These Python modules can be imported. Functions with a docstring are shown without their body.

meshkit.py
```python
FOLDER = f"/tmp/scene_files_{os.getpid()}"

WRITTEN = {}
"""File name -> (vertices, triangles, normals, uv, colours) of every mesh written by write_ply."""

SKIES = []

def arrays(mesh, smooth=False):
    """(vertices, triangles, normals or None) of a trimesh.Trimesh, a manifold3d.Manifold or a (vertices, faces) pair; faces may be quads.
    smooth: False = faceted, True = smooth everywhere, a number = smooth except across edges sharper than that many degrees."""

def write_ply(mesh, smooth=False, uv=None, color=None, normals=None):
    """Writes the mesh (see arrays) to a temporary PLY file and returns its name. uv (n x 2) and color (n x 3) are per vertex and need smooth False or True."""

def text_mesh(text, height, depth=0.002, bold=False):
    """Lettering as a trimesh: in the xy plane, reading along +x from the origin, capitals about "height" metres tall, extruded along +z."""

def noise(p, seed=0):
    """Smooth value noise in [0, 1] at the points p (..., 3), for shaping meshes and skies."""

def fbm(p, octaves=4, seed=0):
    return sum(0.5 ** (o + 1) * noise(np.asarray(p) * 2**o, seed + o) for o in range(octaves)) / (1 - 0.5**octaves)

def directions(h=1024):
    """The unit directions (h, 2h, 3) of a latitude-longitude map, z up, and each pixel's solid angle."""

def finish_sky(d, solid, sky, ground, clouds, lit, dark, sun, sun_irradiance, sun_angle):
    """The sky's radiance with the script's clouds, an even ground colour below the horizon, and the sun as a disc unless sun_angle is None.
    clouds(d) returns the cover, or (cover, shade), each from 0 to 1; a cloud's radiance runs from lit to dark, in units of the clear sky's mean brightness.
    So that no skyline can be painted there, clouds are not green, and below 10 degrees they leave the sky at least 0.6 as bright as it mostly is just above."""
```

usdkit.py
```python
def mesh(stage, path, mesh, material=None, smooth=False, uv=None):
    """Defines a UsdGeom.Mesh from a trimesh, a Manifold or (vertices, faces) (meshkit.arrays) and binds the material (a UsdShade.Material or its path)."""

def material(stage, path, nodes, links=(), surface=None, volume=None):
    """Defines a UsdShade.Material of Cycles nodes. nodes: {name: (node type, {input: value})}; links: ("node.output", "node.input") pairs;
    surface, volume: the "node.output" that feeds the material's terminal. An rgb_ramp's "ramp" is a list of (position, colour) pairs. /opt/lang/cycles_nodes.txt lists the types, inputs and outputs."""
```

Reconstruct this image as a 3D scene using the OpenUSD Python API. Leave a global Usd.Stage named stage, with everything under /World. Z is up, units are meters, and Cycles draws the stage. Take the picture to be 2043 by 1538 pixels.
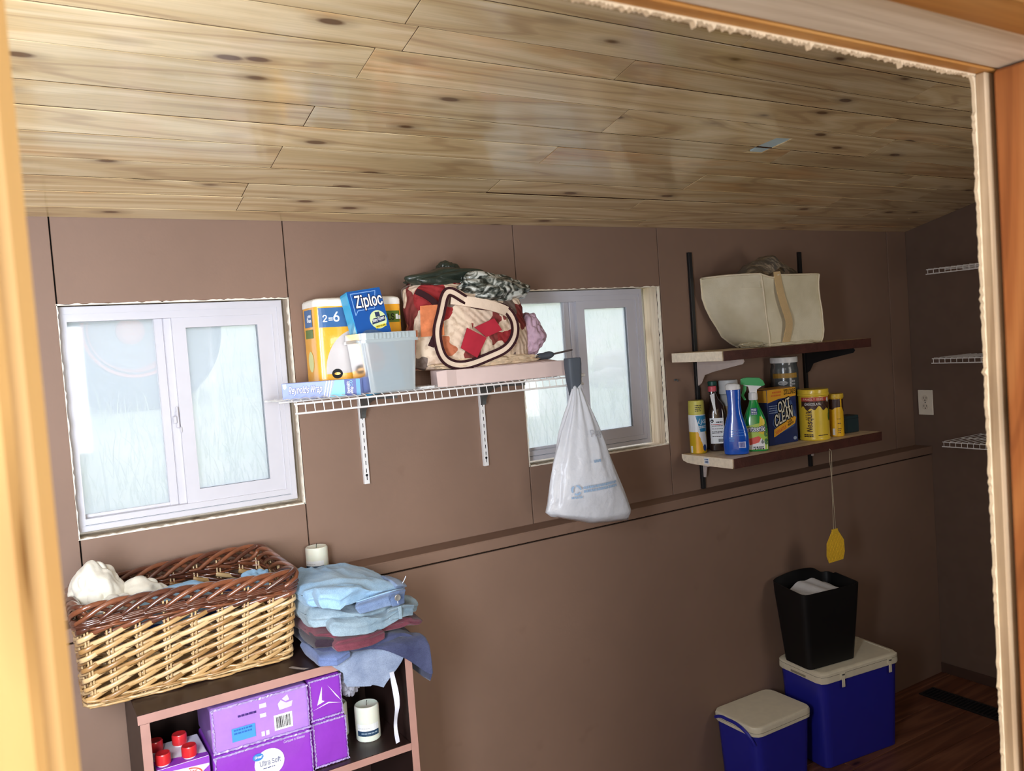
import math, random
import numpy as np, trimesh, manifold3d, shapely
from shapely.geometry import Polygon
from pxr import Usd, UsdGeom, UsdLux, UsdShade, Sdf, Gf, Vt
import usdkit, meshkit

random.seed(7)
RNG = np.random.default_rng(7)
stage = Usd.Stage.CreateInMemory()
UsdGeom.SetStageUpAxis(stage, UsdGeom.Tokens.z)
UsdGeom.SetStageMetersPerUnit(stage, 1.0)
W = UsdGeom.Xform.Define(stage, '/World')
stage.SetDefaultPrim(W.GetPrim())
UsdGeom.Scope.Define(stage, '/World/Looks')

# ---------------------------------------------------------------- camera, sky, daylight of the next room, exposure
YAW, PITCH, ROLL = 0.5479, -0.0473, -0.0718
EYE = np.array([-0.1238, -2.4267, 1.74])
FPX = 1644.9
cy, sy, cp, sp, cr, sr = math.cos(YAW), math.sin(YAW), math.cos(PITCH), math.sin(PITCH), math.cos(ROLL), math.sin(ROLL)
fwd = np.array([sy * cp, cy * cp, sp]); rgt = np.array([cy, -sy, 0.0]); upv = np.cross(rgt, fwd)
R2, U2 = rgt * cr + upv * sr, -rgt * sr + upv * cr
cam = UsdGeom.Camera.Define(stage, '/World/camera')
m = Gf.Matrix4d(*[float(x) for row in ((*R2, 0), (*U2, 0), (*(-fwd), 0), (*EYE, 1)) for x in row])
cam.AddTransformOp().Set(m)
cam.CreateHorizontalApertureAttr(36.0); cam.CreateVerticalApertureAttr(36.0 * 1538 / 2043)
cam.CreateFocalLengthAttr(FPX / 2043 * 36.0)
cam.CreateFStopAttr(10.0); cam.CreateFocusDistanceAttr(2.9)
cam.CreateClippingRangeAttr(Gf.Vec2f(0.02, 200))
cam.CreateExposureAttr(0.0)

dome = UsdLux.DomeLight.Define(stage, '/World/sky')
dome.CreateIntensityAttr(0.8); dome.CreateColorAttr(Gf.Vec3f(0.97, 1.0, 1.05))

def rect_light(name, pos, w, h, power, color, target):
    l = UsdLux.RectLight.Define(stage, '/World/' + name)
    l.CreateWidthAttr(w); l.CreateHeightAttr(h); l.CreateIntensityAttr(power); l.CreateColorAttr(Gf.Vec3f(*color))
    p, t = np.array(pos, float), np.array(target, float)
    z = (p - t) / np.linalg.norm(p - t); x = np.cross([0, 0, 1.0], z); x /= np.linalg.norm(x); y = np.cross(z, x)
    l.AddTransformOp().Set(Gf.Matrix4d(*[float(v) for r in ((*x, 0), (*y, 0), (*z, 0), (*p, 1)) for v in r]))
    return l
# the daylight that comes in by the window of the room the photograph was taken from
rect_light('daylight_next_room', (-0.3, -5.13, 1.7), 1.5, 1.2, 21.0, (1.0, 0.97, 0.92), (-0.3, 0, 1.7))

# added fill light in a made-up front wall opening, unseen left of the doorway
rect_light('daylight_third_window', (-0.53, -1.955, 1.6), 0.56, 0.96, 34.0, (0.89, 0.99, 1.12), (-0.53, 0, 1.6))

rect_light('daylight_fourth_window', (2.62, -1.955, 1.6), 0.46, 0.66, 5.8, (1.0, 0.95, 0.88), (2.62, 0, 1.6))  # second added fill light, brightens the right side from an unseen opening

# ---------------------------------------------------------------- helpers
def lin(c):
    c = np.asarray(c, float) / 255.0
    return tuple(np.where(c <= 0.04045, c / 12.92, ((c + 0.055) / 1.055) ** 2.4))
NAMES = {}
def path_for(name, parent):
    base = parent.GetPath().pathString if parent is not None else '/World'
    k = (base, name); n = NAMES.get(k, 0); NAMES[k] = n + 1
    return f'{base}/{name}' + (f'_{n:03d}' if n else '')
def tag(o, label=None, cat=None, group=None, kind=None):
    p = o.GetPrim() if hasattr(o, 'GetPrim') else o
    for k, v in (('label', label), ('category', cat), ('group', group), ('kind', kind)):
        if v: p.SetCustomDataByKey(k, v)
    return p
def thing(name, label, cat, loc=(0, 0, 0), rotz=0.0, group=None):
    x = UsdGeom.Xform.Define(stage, path_for(name, None))
    x.AddTranslateOp().Set(Gf.Vec3d(*map(float, loc)))
    if rotz: x.AddRotateZOp().Set(float(rotz))
    return tag(x, label, cat, group)
def setting(name):
    return tag(UsdGeom.Xform.Define(stage, path_for(name, None)), kind='structure')
def part(name, mesh, mat, parent=None, label=None, smooth=False, kind=None):
    o = usdkit.mesh(stage, path_for(name, parent), mesh, mat, smooth)
    return tag(o, label, None, None, kind)
def single(name, mesh, mat, label, cat, smooth=False, group=None, kind=None):
    return tag(usdkit.mesh(stage, path_for(name, None), mesh, mat, smooth), label, cat, group, kind)
cat = trimesh.util.concatenate
def box(x0, x1, y0, y1, z0, z1):
    b = trimesh.creation.box(extents=(abs(x1 - x0), abs(y1 - y0), abs(z1 - z0)))
    b.apply_translation(((x0 + x1) / 2, (y0 + y1) / 2, (z0 + z1) / 2)); return b
def cbox(x0, x1, y0, y1, z0, z1, r=0.003):
    r = min(r, abs(x1 - x0) * .45, abs(y1 - y0) * .45, abs(z1 - z0) * .45)
    P = []
    for i in (0, 1):
        for j in (0, 1):
            for k in (0, 1):
                c = np.array([(x0, x1)[i], (y0, y1)[j], (z0, z1)[k]]); s = np.array([1 - 2 * i, 1 - 2 * j, 1 - 2 * k]) * r
                for a in range(3):
                    q = c + s; q[a] = c[a]; P.append(q)
    return trimesh.convex.convex_hull(np.array(P))
def rounded(sx, sy, sz, r, seg=12, c=(0, 0, 0)):
    s = manifold3d.Manifold.sphere(r, seg)
    h = manifold3d.Manifold.batch_hull([s.translate((a * (sx / 2 - r), b * (sy / 2 - r), d * (sz / 2 - r))) for a in (-1, 1) for b in (-1, 1) for d in (-1, 1)])
    mm = h.translate(tuple(c)).to_mesh(); return trimesh.Trimesh(mm.vert_properties[:, :3], mm.tri_verts, process=False)
def loft(rings, cap=True, closed=True):
    rings = [np.asarray(r, float) for r in rings]; n = len(rings[0]); V = np.vstack(rings); F = []
    for i in range(len(rings) - 1):
        a, b = i * n, (i + 1) * n
        for j in range(n if closed else n - 1):
            k = (j + 1) % n
            F += [(a + j, a + k, b + k), (a + j, b + k, b + j)]
    if cap:
        for ring, base, flip in ((rings[0], 0, True), (rings[-1], (len(rings) - 1) * n, False)):
            c = len(V); V = np.vstack([V, ring.mean(0)])
            for j in range(n):
                k = (j + 1) % n
                F.append((c, base + k, base + j) if flip else (c, base + j, base + k))
    return trimesh.Trimesh(V, np.array(F), process=False)
def lathe(prof, n=32, c=(0, 0, 0)):
    t = np.linspace(0, 2 * np.pi, n, endpoint=False)
    return loft([np.stack([c[0] + r * np.cos(t), c[1] + r * np.sin(t), np.full(n, c[2] + z)], -1) for r, z in prof], cap=False)
def squircle(a, b, p=4.0, n=32):
    t = np.linspace(0, 2 * np.pi, n, endpoint=False)
    c, s = np.cos(t), np.sin(t)
    return np.stack([a * np.sign(c) * np.abs(c) ** (2 / p), b * np.sign(s) * np.abs(s) ** (2 / p)], -1)
def bottle(prof, n=32, p=4.0):
    """prof: (z, half width, half depth, x shift)"""
    R = []
    for q in prof:
        z, a, b = q[:3]; dx = q[3] if len(q) > 3 else 0; pp = q[4] if len(q) > 4 else p
        s = squircle(a, b, pp, n); R.append(np.column_stack([s[:, 0] + dx, s[:, 1], np.full(n, z)]))
    return loft(R)
def tube(path, r, n=8, closed=False, flat=1.0, upd=None):
    P = np.asarray(path, float); N = len(P); r = np.broadcast_to(np.asarray(r, float), N)
    T = (np.roll(P, -1, 0) - np.roll(P, 1, 0)) if closed else np.gradient(P, axis=0)
    T /= np.maximum(np.linalg.norm(T, axis=1, keepdims=True), 1e-9)
    u = np.array(upd if upd is not None else ([0, 0, 1.0] if abs(T[0][2]) < .9 else [1.0, 0, 0])); rings = []
    th = np.linspace(0, 2 * np.pi, n, endpoint=False)
    for i in range(N):
        if upd is not None: u = np.array(upd, float)
        u = u - T[i] * (u @ T[i]); u /= max(np.linalg.norm(u), 1e-9); v = np.cross(T[i], u)
        rings.append(P[i] + r[i] * (np.cos(th)[:, None] * u + flat * np.sin(th)[:, None] * v))
    if closed: rings.append(rings[0])
    return loft(rings, cap=not closed)
def smooth_path(pts, n=40, closed=False):
    from scipy.interpolate import CubicSpline
    P = np.asarray(pts, float)
    if closed: P = np.vstack([P, P[:1]])
    d = np.r_[0, np.cumsum(np.maximum(np.linalg.norm(np.diff(P, axis=0), axis=1), 1e-6))]
    cs = CubicSpline(d, P, bc_type='periodic' if closed else 'natural')
    return cs(np.linspace(0, d[-1], n, endpoint=not closed))
def sheet(G, th=0.001):
    """a cloth or film of thickness th over a grid of points (nu, nv, 3)"""
    G = np.asarray(G, float); nu, nv = G.shape[:2]
    du, dv = np.gradient(G, axis=0), np.gradient(G, axis=1); N = np.cross(du, dv)
    N /= np.maximum(np.linalg.norm(N, axis=2, keepdims=True), 1e-9)
    A, B = (G + N * th / 2).reshape(-1, 3), (G - N * th / 2).reshape(-1, 3); o = nu * nv; F = []
    idx = np.arange(o).reshape(nu, nv)
    a, b, c, d = idx[:-1, :-1].ravel(), idx[1:, :-1].ravel(), idx[1:, 1:].ravel(), idx[:-1, 1:].ravel()
    F = np.vstack([np.c_[a, b, c], np.c_[a, c, d], np.c_[a, c, b] + o, np.c_[a, d, c] + o])
    rim = np.r_[idx[0, :], idx[1:, -1], idx[-1, -2::-1], idx[-2:0:-1, 0]]; nx = np.roll(rim, -1)
    F = np.vstack([F, np.c_[rim, rim + o, nx + o], np.c_[rim, nx + o, nx]])
    return trimesh.Trimesh(np.vstack([A, B]), F, process=False)
def extrude(poly, h, axis='z', at=0.0):
    """polygon (list of 2-D points or shapely) extruded; axis x: points are (y, z); y: (x, z); z: (x, y)"""
    p = poly if isinstance(poly, Polygon) else Polygon(poly)
    e = trimesh.creation.extrude_polygon(p, h, engine='earcut'); v = e.vertices.copy()
    if axis == 'x': e.vertices = np.column_stack([v[:, 2] + at, v[:, 0], v[:, 1]])
    elif axis == 'y': e.vertices = np.column_stack([v[:, 0], v[:, 2] + at, v[:, 1]]); e.invert()
    else: e.vertices = v + [0, 0, at]
    return e
def place(mesh, o, xd, yd):
    """local x, y, z -> o + x*xd + y*yd + z*(xd x yd)"""
    xd, yd = np.asarray(xd, float), np.asarray(yd, float); xd, yd = xd / np.linalg.norm(xd), yd / np.linalg.norm(yd)
    mm = mesh.copy(); v = mesh.vertices
    mm.vertices = np.asarray(o, float) + v[:, :1] * xd + v[:, 1:2] * yd + v[:, 2:] * np.cross(xd, yd); return mm
def txt(s, h, x=0, y=0, bold=False, ital=0.0, center=False, depth=0.0004, width=None, rot=0.0):
    t = meshkit.text_mesh(s, h, depth, bold); v = t.vertices.copy()
    if width: v[:, 0] *= width / (v[:, 0].max() - v[:, 0].min())
    if center: v[:, 0] -= (v[:, 0].max() + v[:, 0].min()) / 2
    v[:, 0] += ital * v[:, 1]
    c, s_ = math.cos(rot), math.sin(rot)
    t.vertices = np.column_stack([c * v[:, 0] - s_ * v[:, 1] + x, s_ * v[:, 0] + c * v[:, 1] + y, v[:, 2]]); return t
def flat(poly, depth=0.0003, z=0.0):
    p = poly if isinstance(poly, Polygon) else Polygon(poly)
    e = trimesh.creation.extrude_polygon(p, depth, engine='earcut'); e.apply_translation((0, 0, z)); return e
def rect(x0, y0, x1, y1, depth=0.0003, z=0.0): return flat([(x0, y0), (x1, y0), (x1, y1), (x0, y1)], depth, z)
def oval(cx, cy_, a, b, depth=0.0003, z=0.0, n=28):
    t = np.linspace(0, 2 * np.pi, n, endpoint=False); return flat(np.c_[cx + a * np.cos(t), cy_ + b * np.sin(t)], depth, z)
def wrap(mesh, rad, th0, c=(0, 0, 0), zoff=0.0):
    """flat print bent round an upright cylinder; x runs round it, th0 (degrees) faces x = 0"""
    mm = mesh.copy()
    for _ in range(6):
        e = mm.vertices[mm.edges_unique]
        if np.abs(e[:, 0, 0] - e[:, 1, 0]).max() < rad * .35 or len(mm.faces) > 9000: break
        mm = mm.subdivide()
    v = mm.vertices; a = math.radians(th0) + v[:, 0] / rad; R = rad + v[:, 2] + zoff
    mm.vertices = np.column_stack([c[0] + R * np.cos(a), c[1] + R * np.sin(a), c[2] + v[:, 1]]); return mm
def rough_lines(x0, x1, y0, n, dy, h, seed=0):
    """rows of tiny bars that read as small print"""
    r = random.Random(seed); out = []
    for i in range(n):
        x = x0
        while x < x1 - .002:
            w = r.uniform(.003, .009); out.append(rect(x, y0 - i * dy, min(x + w, x1), y0 - i * dy + h)); x += w + .0014
    return cat(out)
def barcode(x0, y0, w, h, seed=0):
    r = random.Random(seed); out = []; x = x0
    while x < x0 + w:
        b = r.choice((.0008, .0013, .002)) * w / .03; out.append(rect(x, y0, min(x + b, x0 + w), y0 + h)); x += b + r.choice((.0008, .0014)) * w / .03
    return cat(out)
def lump(center, size, amp, freq, seed, sub=4, squash=None, ridge=.6):
    s = trimesh.creation.icosphere(subdivisions=sub, radius=1.0); v = s.vertices.copy()
    n1 = meshkit.fbm(v * freq + 11.3 * seed, 3, seed); ridg = np.abs(meshkit.noise(v * freq * 1.7 + 5.1, seed + 3) - .5) * 2
    k = 1 + amp * (n1 - .5) * 2 - amp * ridge * (1 - ridg) ** 3
    v = v * k[:, None] * np.asarray(size) + np.asarray(center)
    if squash is not None: v[:, 2] = np.maximum(v[:, 2], squash + (v[:, 2] - squash) * .02)
    s.vertices = v; return s

# ---------------------------------------------------------------- materials
LOOK = {}
def M(name, rgb, rough=.5, spec=.5, metal=0.0, var=0.06, vscale=14.0, bump=0.0, bscale=60.0, coat=0.0, trans=0.0, sheen=0.0, sub=0.0, ior=1.5):
    if name in LOOK: return LOOK[name]
    c = np.array(lin(rgb)); n = {'tc': ('texture_coordinate', {}), 'n': ('noise_texture', {'scale': vscale, 'detail': 4.0, 'roughness': .6}),
        'r': ('rgb_ramp', {'ramp': [(.3, tuple(c * (1 - var))), (.7, tuple(np.minimum(c * (1 + var), 1)))]}),
        'p': ('principled_bsdf', {'roughness': rough, 'specular_ior_level': spec, 'metallic': metal, 'coat_weight': coat, 'transmission_weight': trans, 'sheen_weight': sheen, 'subsurface_weight': sub, 'subsurface_scale': .01, 'ior': ior})}
    l = [('tc.object', 'n.vector'), ('n.fac', 'r.fac'), ('r.color', 'p.base_color')]
    if bump:
        n['bn'] = ('noise_texture', {'scale': bscale, 'detail': 4.0, 'roughness': .6}); n['b'] = ('bump', {'strength': bump, 'distance': .004})
        l += [('tc.object', 'bn.vector'), ('bn.fac', 'b.height'), ('b.normal', 'p.normal')]
    LOOK[name] = usdkit.material(stage, '/World/Looks/' + name, n, l, 'p.BSDF'); return LOOK[name]
def wood(name, light, mid, dark, axis=0, rough=.4, spec=.5, knots=.5, fine=1.0, stain=.5, coat=0.0, bump=.15, stain_rgb=(120, 100, 78), ring=46.0, ff=.55):
    if name in LOOK: return LOOK[name]
    sc = [9.0, 9.0, 9.0]; sc[axis] = .75
    ks = [15.0, 15.0, 15.0]; ks[axis] = 5.0
    ss = [5.0, 5.0, 5.0]; ss[axis] = 1.1
    fs = [190.0 * fine] * 3; fs[axis] = 5.0
    n = {'tc': ('texture_coordinate', {}), 'oi': ('object_info', {}),
         'k1': ('math', {'math_type': 'multiply', 'value2': 61.0}), 'off': ('combine_xyz', {}),
         'a': ('vector_math', {'math_type': 'add'}),
         'm1': ('vector_math', {'math_type': 'multiply', 'vector2': tuple(sc)}), 'm2': ('vector_math', {'math_type': 'multiply', 'vector2': tuple(ks)}),
         'm3': ('vector_math', {'math_type': 'multiply', 'vector2': tuple(ss)}), 'm4': ('vector_math', {'math_type': 'multiply', 'vector2': tuple(fs)}),
         'low': ('noise_texture', {'scale': 1.0, 'detail': 1.5, 'roughness': .45, 'distortion': .3}),
         'rm': ('math', {'math_type': 'multiply', 'value2': ring}), 'sn': ('math', {'math_type': 'sine'}),
         'rr': ('rgb_ramp', {'ramp': [(0.0, lin(light)), (.5, lin(mid)), (.9, lin(mid)), (1.0, tuple(np.array(lin(mid)) * .62 + np.array(lin(dark)) * .38))]}),
         'sm': ('math', {'math_type': 'multiply_add', 'value2': .5, 'value3': .5}),
         'fn': ('noise_texture', {'scale': 1.0, 'detail': 3.0, 'roughness': .6}), 'fr': ('rgb_ramp', {'ramp': [(.3, (.74, .72, .68)), (.6, (1, 1, 1))]}),
         'mx': ('mix_color', {'blend_type': 'multiply', 'fac': ff}),
         'st': ('noise_texture', {'scale': 1.0, 'detail': 4.0, 'roughness': .62, 'distortion': .6}), 'str': ('rgb_ramp', {'ramp': [(.56, (0, 0, 0)), (.72, (stain,) * 3)]}),
         'mst': ('mix_color', {'blend_type': 'multiply', 'b': tuple(np.array(lin(stain_rgb)) / max(lin(stain_rgb)))}),
         'vo': ('voronoi_texture', {'scale': 1.0, 'randomness': 1.0}), 'vs': ('separate_color', {}),
         'kr': ('rgb_ramp', {'ramp': [(0.0, (1, 1, 1)), (.10, (1, 1, 1)), (.16, (.35,) * 3), (.34, (0, 0, 0))]}),
         'kt': ('math', {'math_type': 'less_than', 'value2': knots}), 'km': ('math', {'math_type': 'multiply'}),
         'mk': ('mix_color', {'blend_type': 'mix', 'b': tuple(np.array(lin(dark)) * .45)}),
         'tone': ('hsv', {'hue': .5, 'saturation': 1.0}), 'tv': ('math', {'math_type': 'multiply_add', 'value2': .22, 'value3': .89}),
         'b': ('bump', {'strength': bump, 'distance': .001}),
         'p': ('principled_bsdf', {'roughness': rough, 'specular_ior_level': spec, 'coat_weight': coat, 'coat_roughness': .11, 'coat_ior': 1.6})}
    l = [('oi.random', 'k1.value1'), ('k1.value', 'off.x'), ('k1.value', 'off.y'), ('k1.value', 'off.z'), ('tc.object', 'a.vector1'), ('off.vector', 'a.vector2')]
    l += [('a.vector', f'm{i}.vector1') for i in (1, 2, 3, 4)]
    l += [('m1.vector', 'low.vector'), ('low.fac', 'rm.value1'), ('rm.value', 'sn.value1'), ('sn.value', 'sm.value1'), ('sm.value', 'rr.fac'),
          ('m4.vector', 'fn.vector'), ('fn.fac', 'fr.fac'), ('rr.color', 'mx.a'), ('fr.color', 'mx.b'),
          ('m3.vector', 'st.vector'), ('st.fac', 'str.fac'), ('mx.result', 'mst.a'), ('str.color', 'mst.fac'),
          ('m2.vector', 'vo.vector'), ('vo.distance', 'kr.fac'), ('vo.color', 'vs.color'), ('vs.r', 'kt.value1'), ('kr.color', 'km.value1'), ('kt.value', 'km.value2'),
          ('mst.result', 'mk.a'), ('km.value', 'mk.fac'), ('mk.result', 'tone.color'), ('oi.random', 'tv.value1'), ('tv.value', 'tone.value'),
          ('tone.color', 'p.base_color'), ('fn.fac', 'b.height'), ('b.normal', 'p.normal')]
    LOOK[name] = usdkit.material(stage, '/World/Looks/' + name, n, l, 'p.BSDF'); return LOOK[name]
def film(name, rgb, clear=.5, rough=.25, gloss=.08, bump=0.0, bscale=20.0, front=.5):
    """thin translucent sheet: part see-through, part light-scattering, a little gloss"""
    if name in LOOK: return LOOK[name]
    n = {'t': ('transparent_bsdf', {'color': (.96, .97, .97)}), 'l': ('translucent_bsdf', {'color': lin(rgb)}), 'd': ('diffuse_bsdf', {'color': lin(rgb)}),
         'm': ('mix_closure', {'fac': front}), 'm2': ('mix_closure', {'fac': 1 - clear}), 'g': ('glossy_bsdf', {'color': (1, 1, 1), 'roughness': rough}), 'f': ('fresnel', {'IOR': 1.4}), 'm3': ('mix_closure', {})}
    l = [('l.BSDF', 'm.closure1'), ('d.BSDF', 'm.closure2'), ('t.BSDF', 'm2.closure1'), ('m.closure', 'm2.closure2'), ('f.fac', 'm3.fac'), ('m2.closure', 'm3.closure1'), ('g.BSDF', 'm3.closure2')]
    if bump:
        n['tc'] = ('texture_coordinate', {}); n['bn'] = ('noise_texture', {'scale': bscale, 'detail': 3.0}); n['b'] = ('bump', {'strength': bump, 'distance': .01})
        l += [('tc.object', 'bn.vector'), ('bn.fac', 'b.height'), ('b.normal', 'g.normal'), ('b.normal', 'd.normal')]
    LOOK[name] = usdkit.material(stage, '/World/Looks/' + name, n, l, 'm3.closure'); return LOOK[name]

def paint_mat():
    c = np.array(lin((132, 106, 90)))
    n = {'tc': ('texture_coordinate', {}), 'n': ('noise_texture', {'scale': 2.2, 'detail': 5.0, 'roughness': .6}), 'r': ('rgb_ramp', {'ramp': [(.3, tuple(c * .93)), (.7, tuple(c * 1.05))]}),
         'n2': ('noise_texture', {'scale': 9.0, 'detail': 3.0}), 'r2': ('rgb_ramp', {'ramp': [(.68, (1, 1, 1)), (.8, (.88, .85, .82))]}), 'mx': ('mix_color', {'blend_type': 'multiply', 'fac': 1.0}),
         'bn': ('noise_texture', {'scale': 160.0, 'detail': 3.0}), 'b': ('bump', {'strength': .12, 'distance': .002}), 'p': ('principled_bsdf', {'roughness': .62, 'specular_ior_level': .3})}
    l = [('tc.object', 'n.vector'), ('n.fac', 'r.fac'), ('tc.object', 'n2.vector'), ('n2.fac', 'r2.fac'), ('r.color', 'mx.a'), ('r2.color', 'mx.b'), ('mx.result', 'p.base_color'),
         ('tc.object', 'bn.vector'), ('bn.fac', 'b.height'), ('b.normal', 'p.normal')]
    return usdkit.material(stage, '/World/Looks/mauve_paint', n, l, 'p.BSDF')
PAINT = paint_mat()
PINE = wood('varnished_pine', (226, 202, 158), (210, 182, 134), (150, 110, 68), 0, .28, .6, .5, 1.0, .75, coat=1.0, ring=44.0)
RAW = wood('raw_stud', (212, 196, 176), (196, 178, 156), (150, 124, 100), 2, .6, .3, .25, 1.0, .3)
ORANGE = wood('amber_stud', (192, 132, 82), (176, 114, 68), (124, 70, 38), 2, .45, .4, .25, .8, .4)
YELLOWPOST = wood('yellow_pine_post', (214, 178, 122), (202, 160, 102), (178, 126, 70), 2, .55, .35, .2, .6, .3, ring=10.0, ff=.2)
GREYBOARD = wood('grey_board', (244, 243, 240), (236, 234, 230), (196, 190, 182), 0, .6, .3, .3, .8, .5)
DARK = M('dark_gap', (26, 22, 20), .9, .1)
VINYL = M('white_vinyl', (196, 194, 200), .35, .5, var=.02)
WHITE = M('white_plastic', (228, 228, 226), .4, var=.02)
BLACK = M('black_print', (22, 22, 24), .6, .3, var=.02)
PAPER = M('white_print', (235, 236, 236), .55, .4, var=.02)

# ---------------------------------------------------------------- the setting: storeroom shell
XL, XR, YF, ZC, SL = -0.9, 3.652, -1.92, 2.156, 0.2293
def zceil(y): return ZC - SL * y
# floor
fl = setting('floor'); FLOORWOOD = wood('red_brown_floor', (122, 78, 56), (104, 62, 44), (66, 36, 26), 0, .45, .4, .3, .8, .5)
ye = np.arange(0.0, 2.05, .128)
for i in range(len(ye) - 1):
    xs = [XL, XL + 1.1 + .9 * ((i * 37) % 5) / 4, XL + 3.0 + .7 * ((i * 23) % 4) / 3, XR]
    for a, b in zip(xs[:-1], xs[1:]):
        part('plank', cbox(a + .001, b - .001, -ye[i + 1] + .001, -ye[i] - .001, -.02, 0, .002), FLOORWOOD, fl)
part('underlay', box(XL - .1, XR + .1, YF - .12, .12, -.08, -.021), DARK, fl)
# ceiling boards, each a part of its own; the two holes are cut through
ce = setting('ceiling')
ROWS = [0, .066, .155, .238, .33, .445, .545, .636, .76, .871, .956, 1.06, 1.165, 1.27, 1.375, 1.48, 1.585, 1.69, 1.795, 1.92]
JOINTS = {0: [1.95], 1: [.46, 2.7], 2: [.455, 1.80, 3.1], 3: [1.167, 2.75], 4: [.489, 1.893, 3.2], 5: [1.23, 2.9], 6: [.51, 2.08], 7: [1.31, 2.45], 8: [.562, 2.3], 9: [.62, 1.17, 2.9], 10: [.59, 2.2], 11: [1.4, 2.6], 12: [.3, 1.9]}
def to_slope(mesh):
    v = mesh.vertices.copy(); mesh.vertices = np.column_stack([v[:, 0], -v[:, 1], ZC + SL * v[:, 1] + v[:, 2]]); mesh.invert(); return mesh
def man(t):
    return manifold3d.Manifold(manifold3d.Mesh(np.asarray(t.vertices, np.float32), np.asarray(t.faces, np.uint32)))
def unman(mm):
    q = mm.to_mesh(); return trimesh.Trimesh(q.vert_properties[:, :3], q.tri_verts, process=False)
rr = random.Random(3); SEAM = M('joint_shadow_brown', (70, 50, 34), .8, .1)  # dark strips laid in the board joints to stand for their shade
for k in range(len(ROWS) - 1):
    xs = [XL] + JOINTS.get(k, [.2 + rr.random() * .8, 2 + rr.random()]) + [XR]
    for j, (a, b) in enumerate(zip(xs[:-1], xs[1:])):
        dz = rr.uniform(-.0008, .0008); g = .0013 + .0010 * rr.random()
        skew = .0
        pl = cbox(a + .001, b - .001, ROWS[k] + g, ROWS[k + 1] - g, dz, .017 + dz, .0005)
        if k in (6, 7) and a < 1.95 < b:
            pl = unman(man(pl) - man(trimesh.creation.extrude_polygon(Polygon([(1.898, .597), (1.976, .604), (2.008, .704), (1.940, .698)]), .2, engine='earcut').apply_translation((0, 0, -.1))))
        if k == 2 and a < .19 < b:
            t = np.linspace(0, 2 * np.pi, 14, endpoint=False)
            pl = unman(man(pl) - man(trimesh.creation.extrude_polygon(Polygon(np.c_[.193 + .017 * np.cos(t), .2405 + .008 * np.sin(t)]), .2, engine='earcut').apply_translation((0, 0, -.1))))
        if k == 3 and a < 1.2 < b:      # one board stands off its neighbour and leaves a dark gap
            v = pl.vertices.copy(); s = v[:, 1] < .25; v[s, 1] += .007 * np.clip((1.75 - v[s, 0]) / .6, 0, 1); pl.vertices = v
        part('board', to_slope(pl), PINE, ce)
        if j: part('tongue', to_slope(box(a - .0012, a + .0012, ROWS[k] + .001, ROWS[k + 1] - .001, .0012, .016)), SEAM, ce)
    if k: part('tongue', to_slope(box(XL, XR, ROWS[k] - .0024, ROWS[k] + .0024, .0014, .016)), SEAM, ce)
part('decking', to_slope(box(XL - .1, XR + .1, -.12, 2.05, .019, .10)), DARK, ce)
single('ceiling_box', to_slope(cat([box(1.905, 2.005, .59, .71, .0185, .0205), cbox(1.925, 2.004, .602, .70, .003, .0183, .002)])), M('blue_grey_steel', (186, 206, 208), .5, .5), 'blue-grey metal plate showing in the rectangular cut-out between the ceiling boards', 'junction box')

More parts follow.
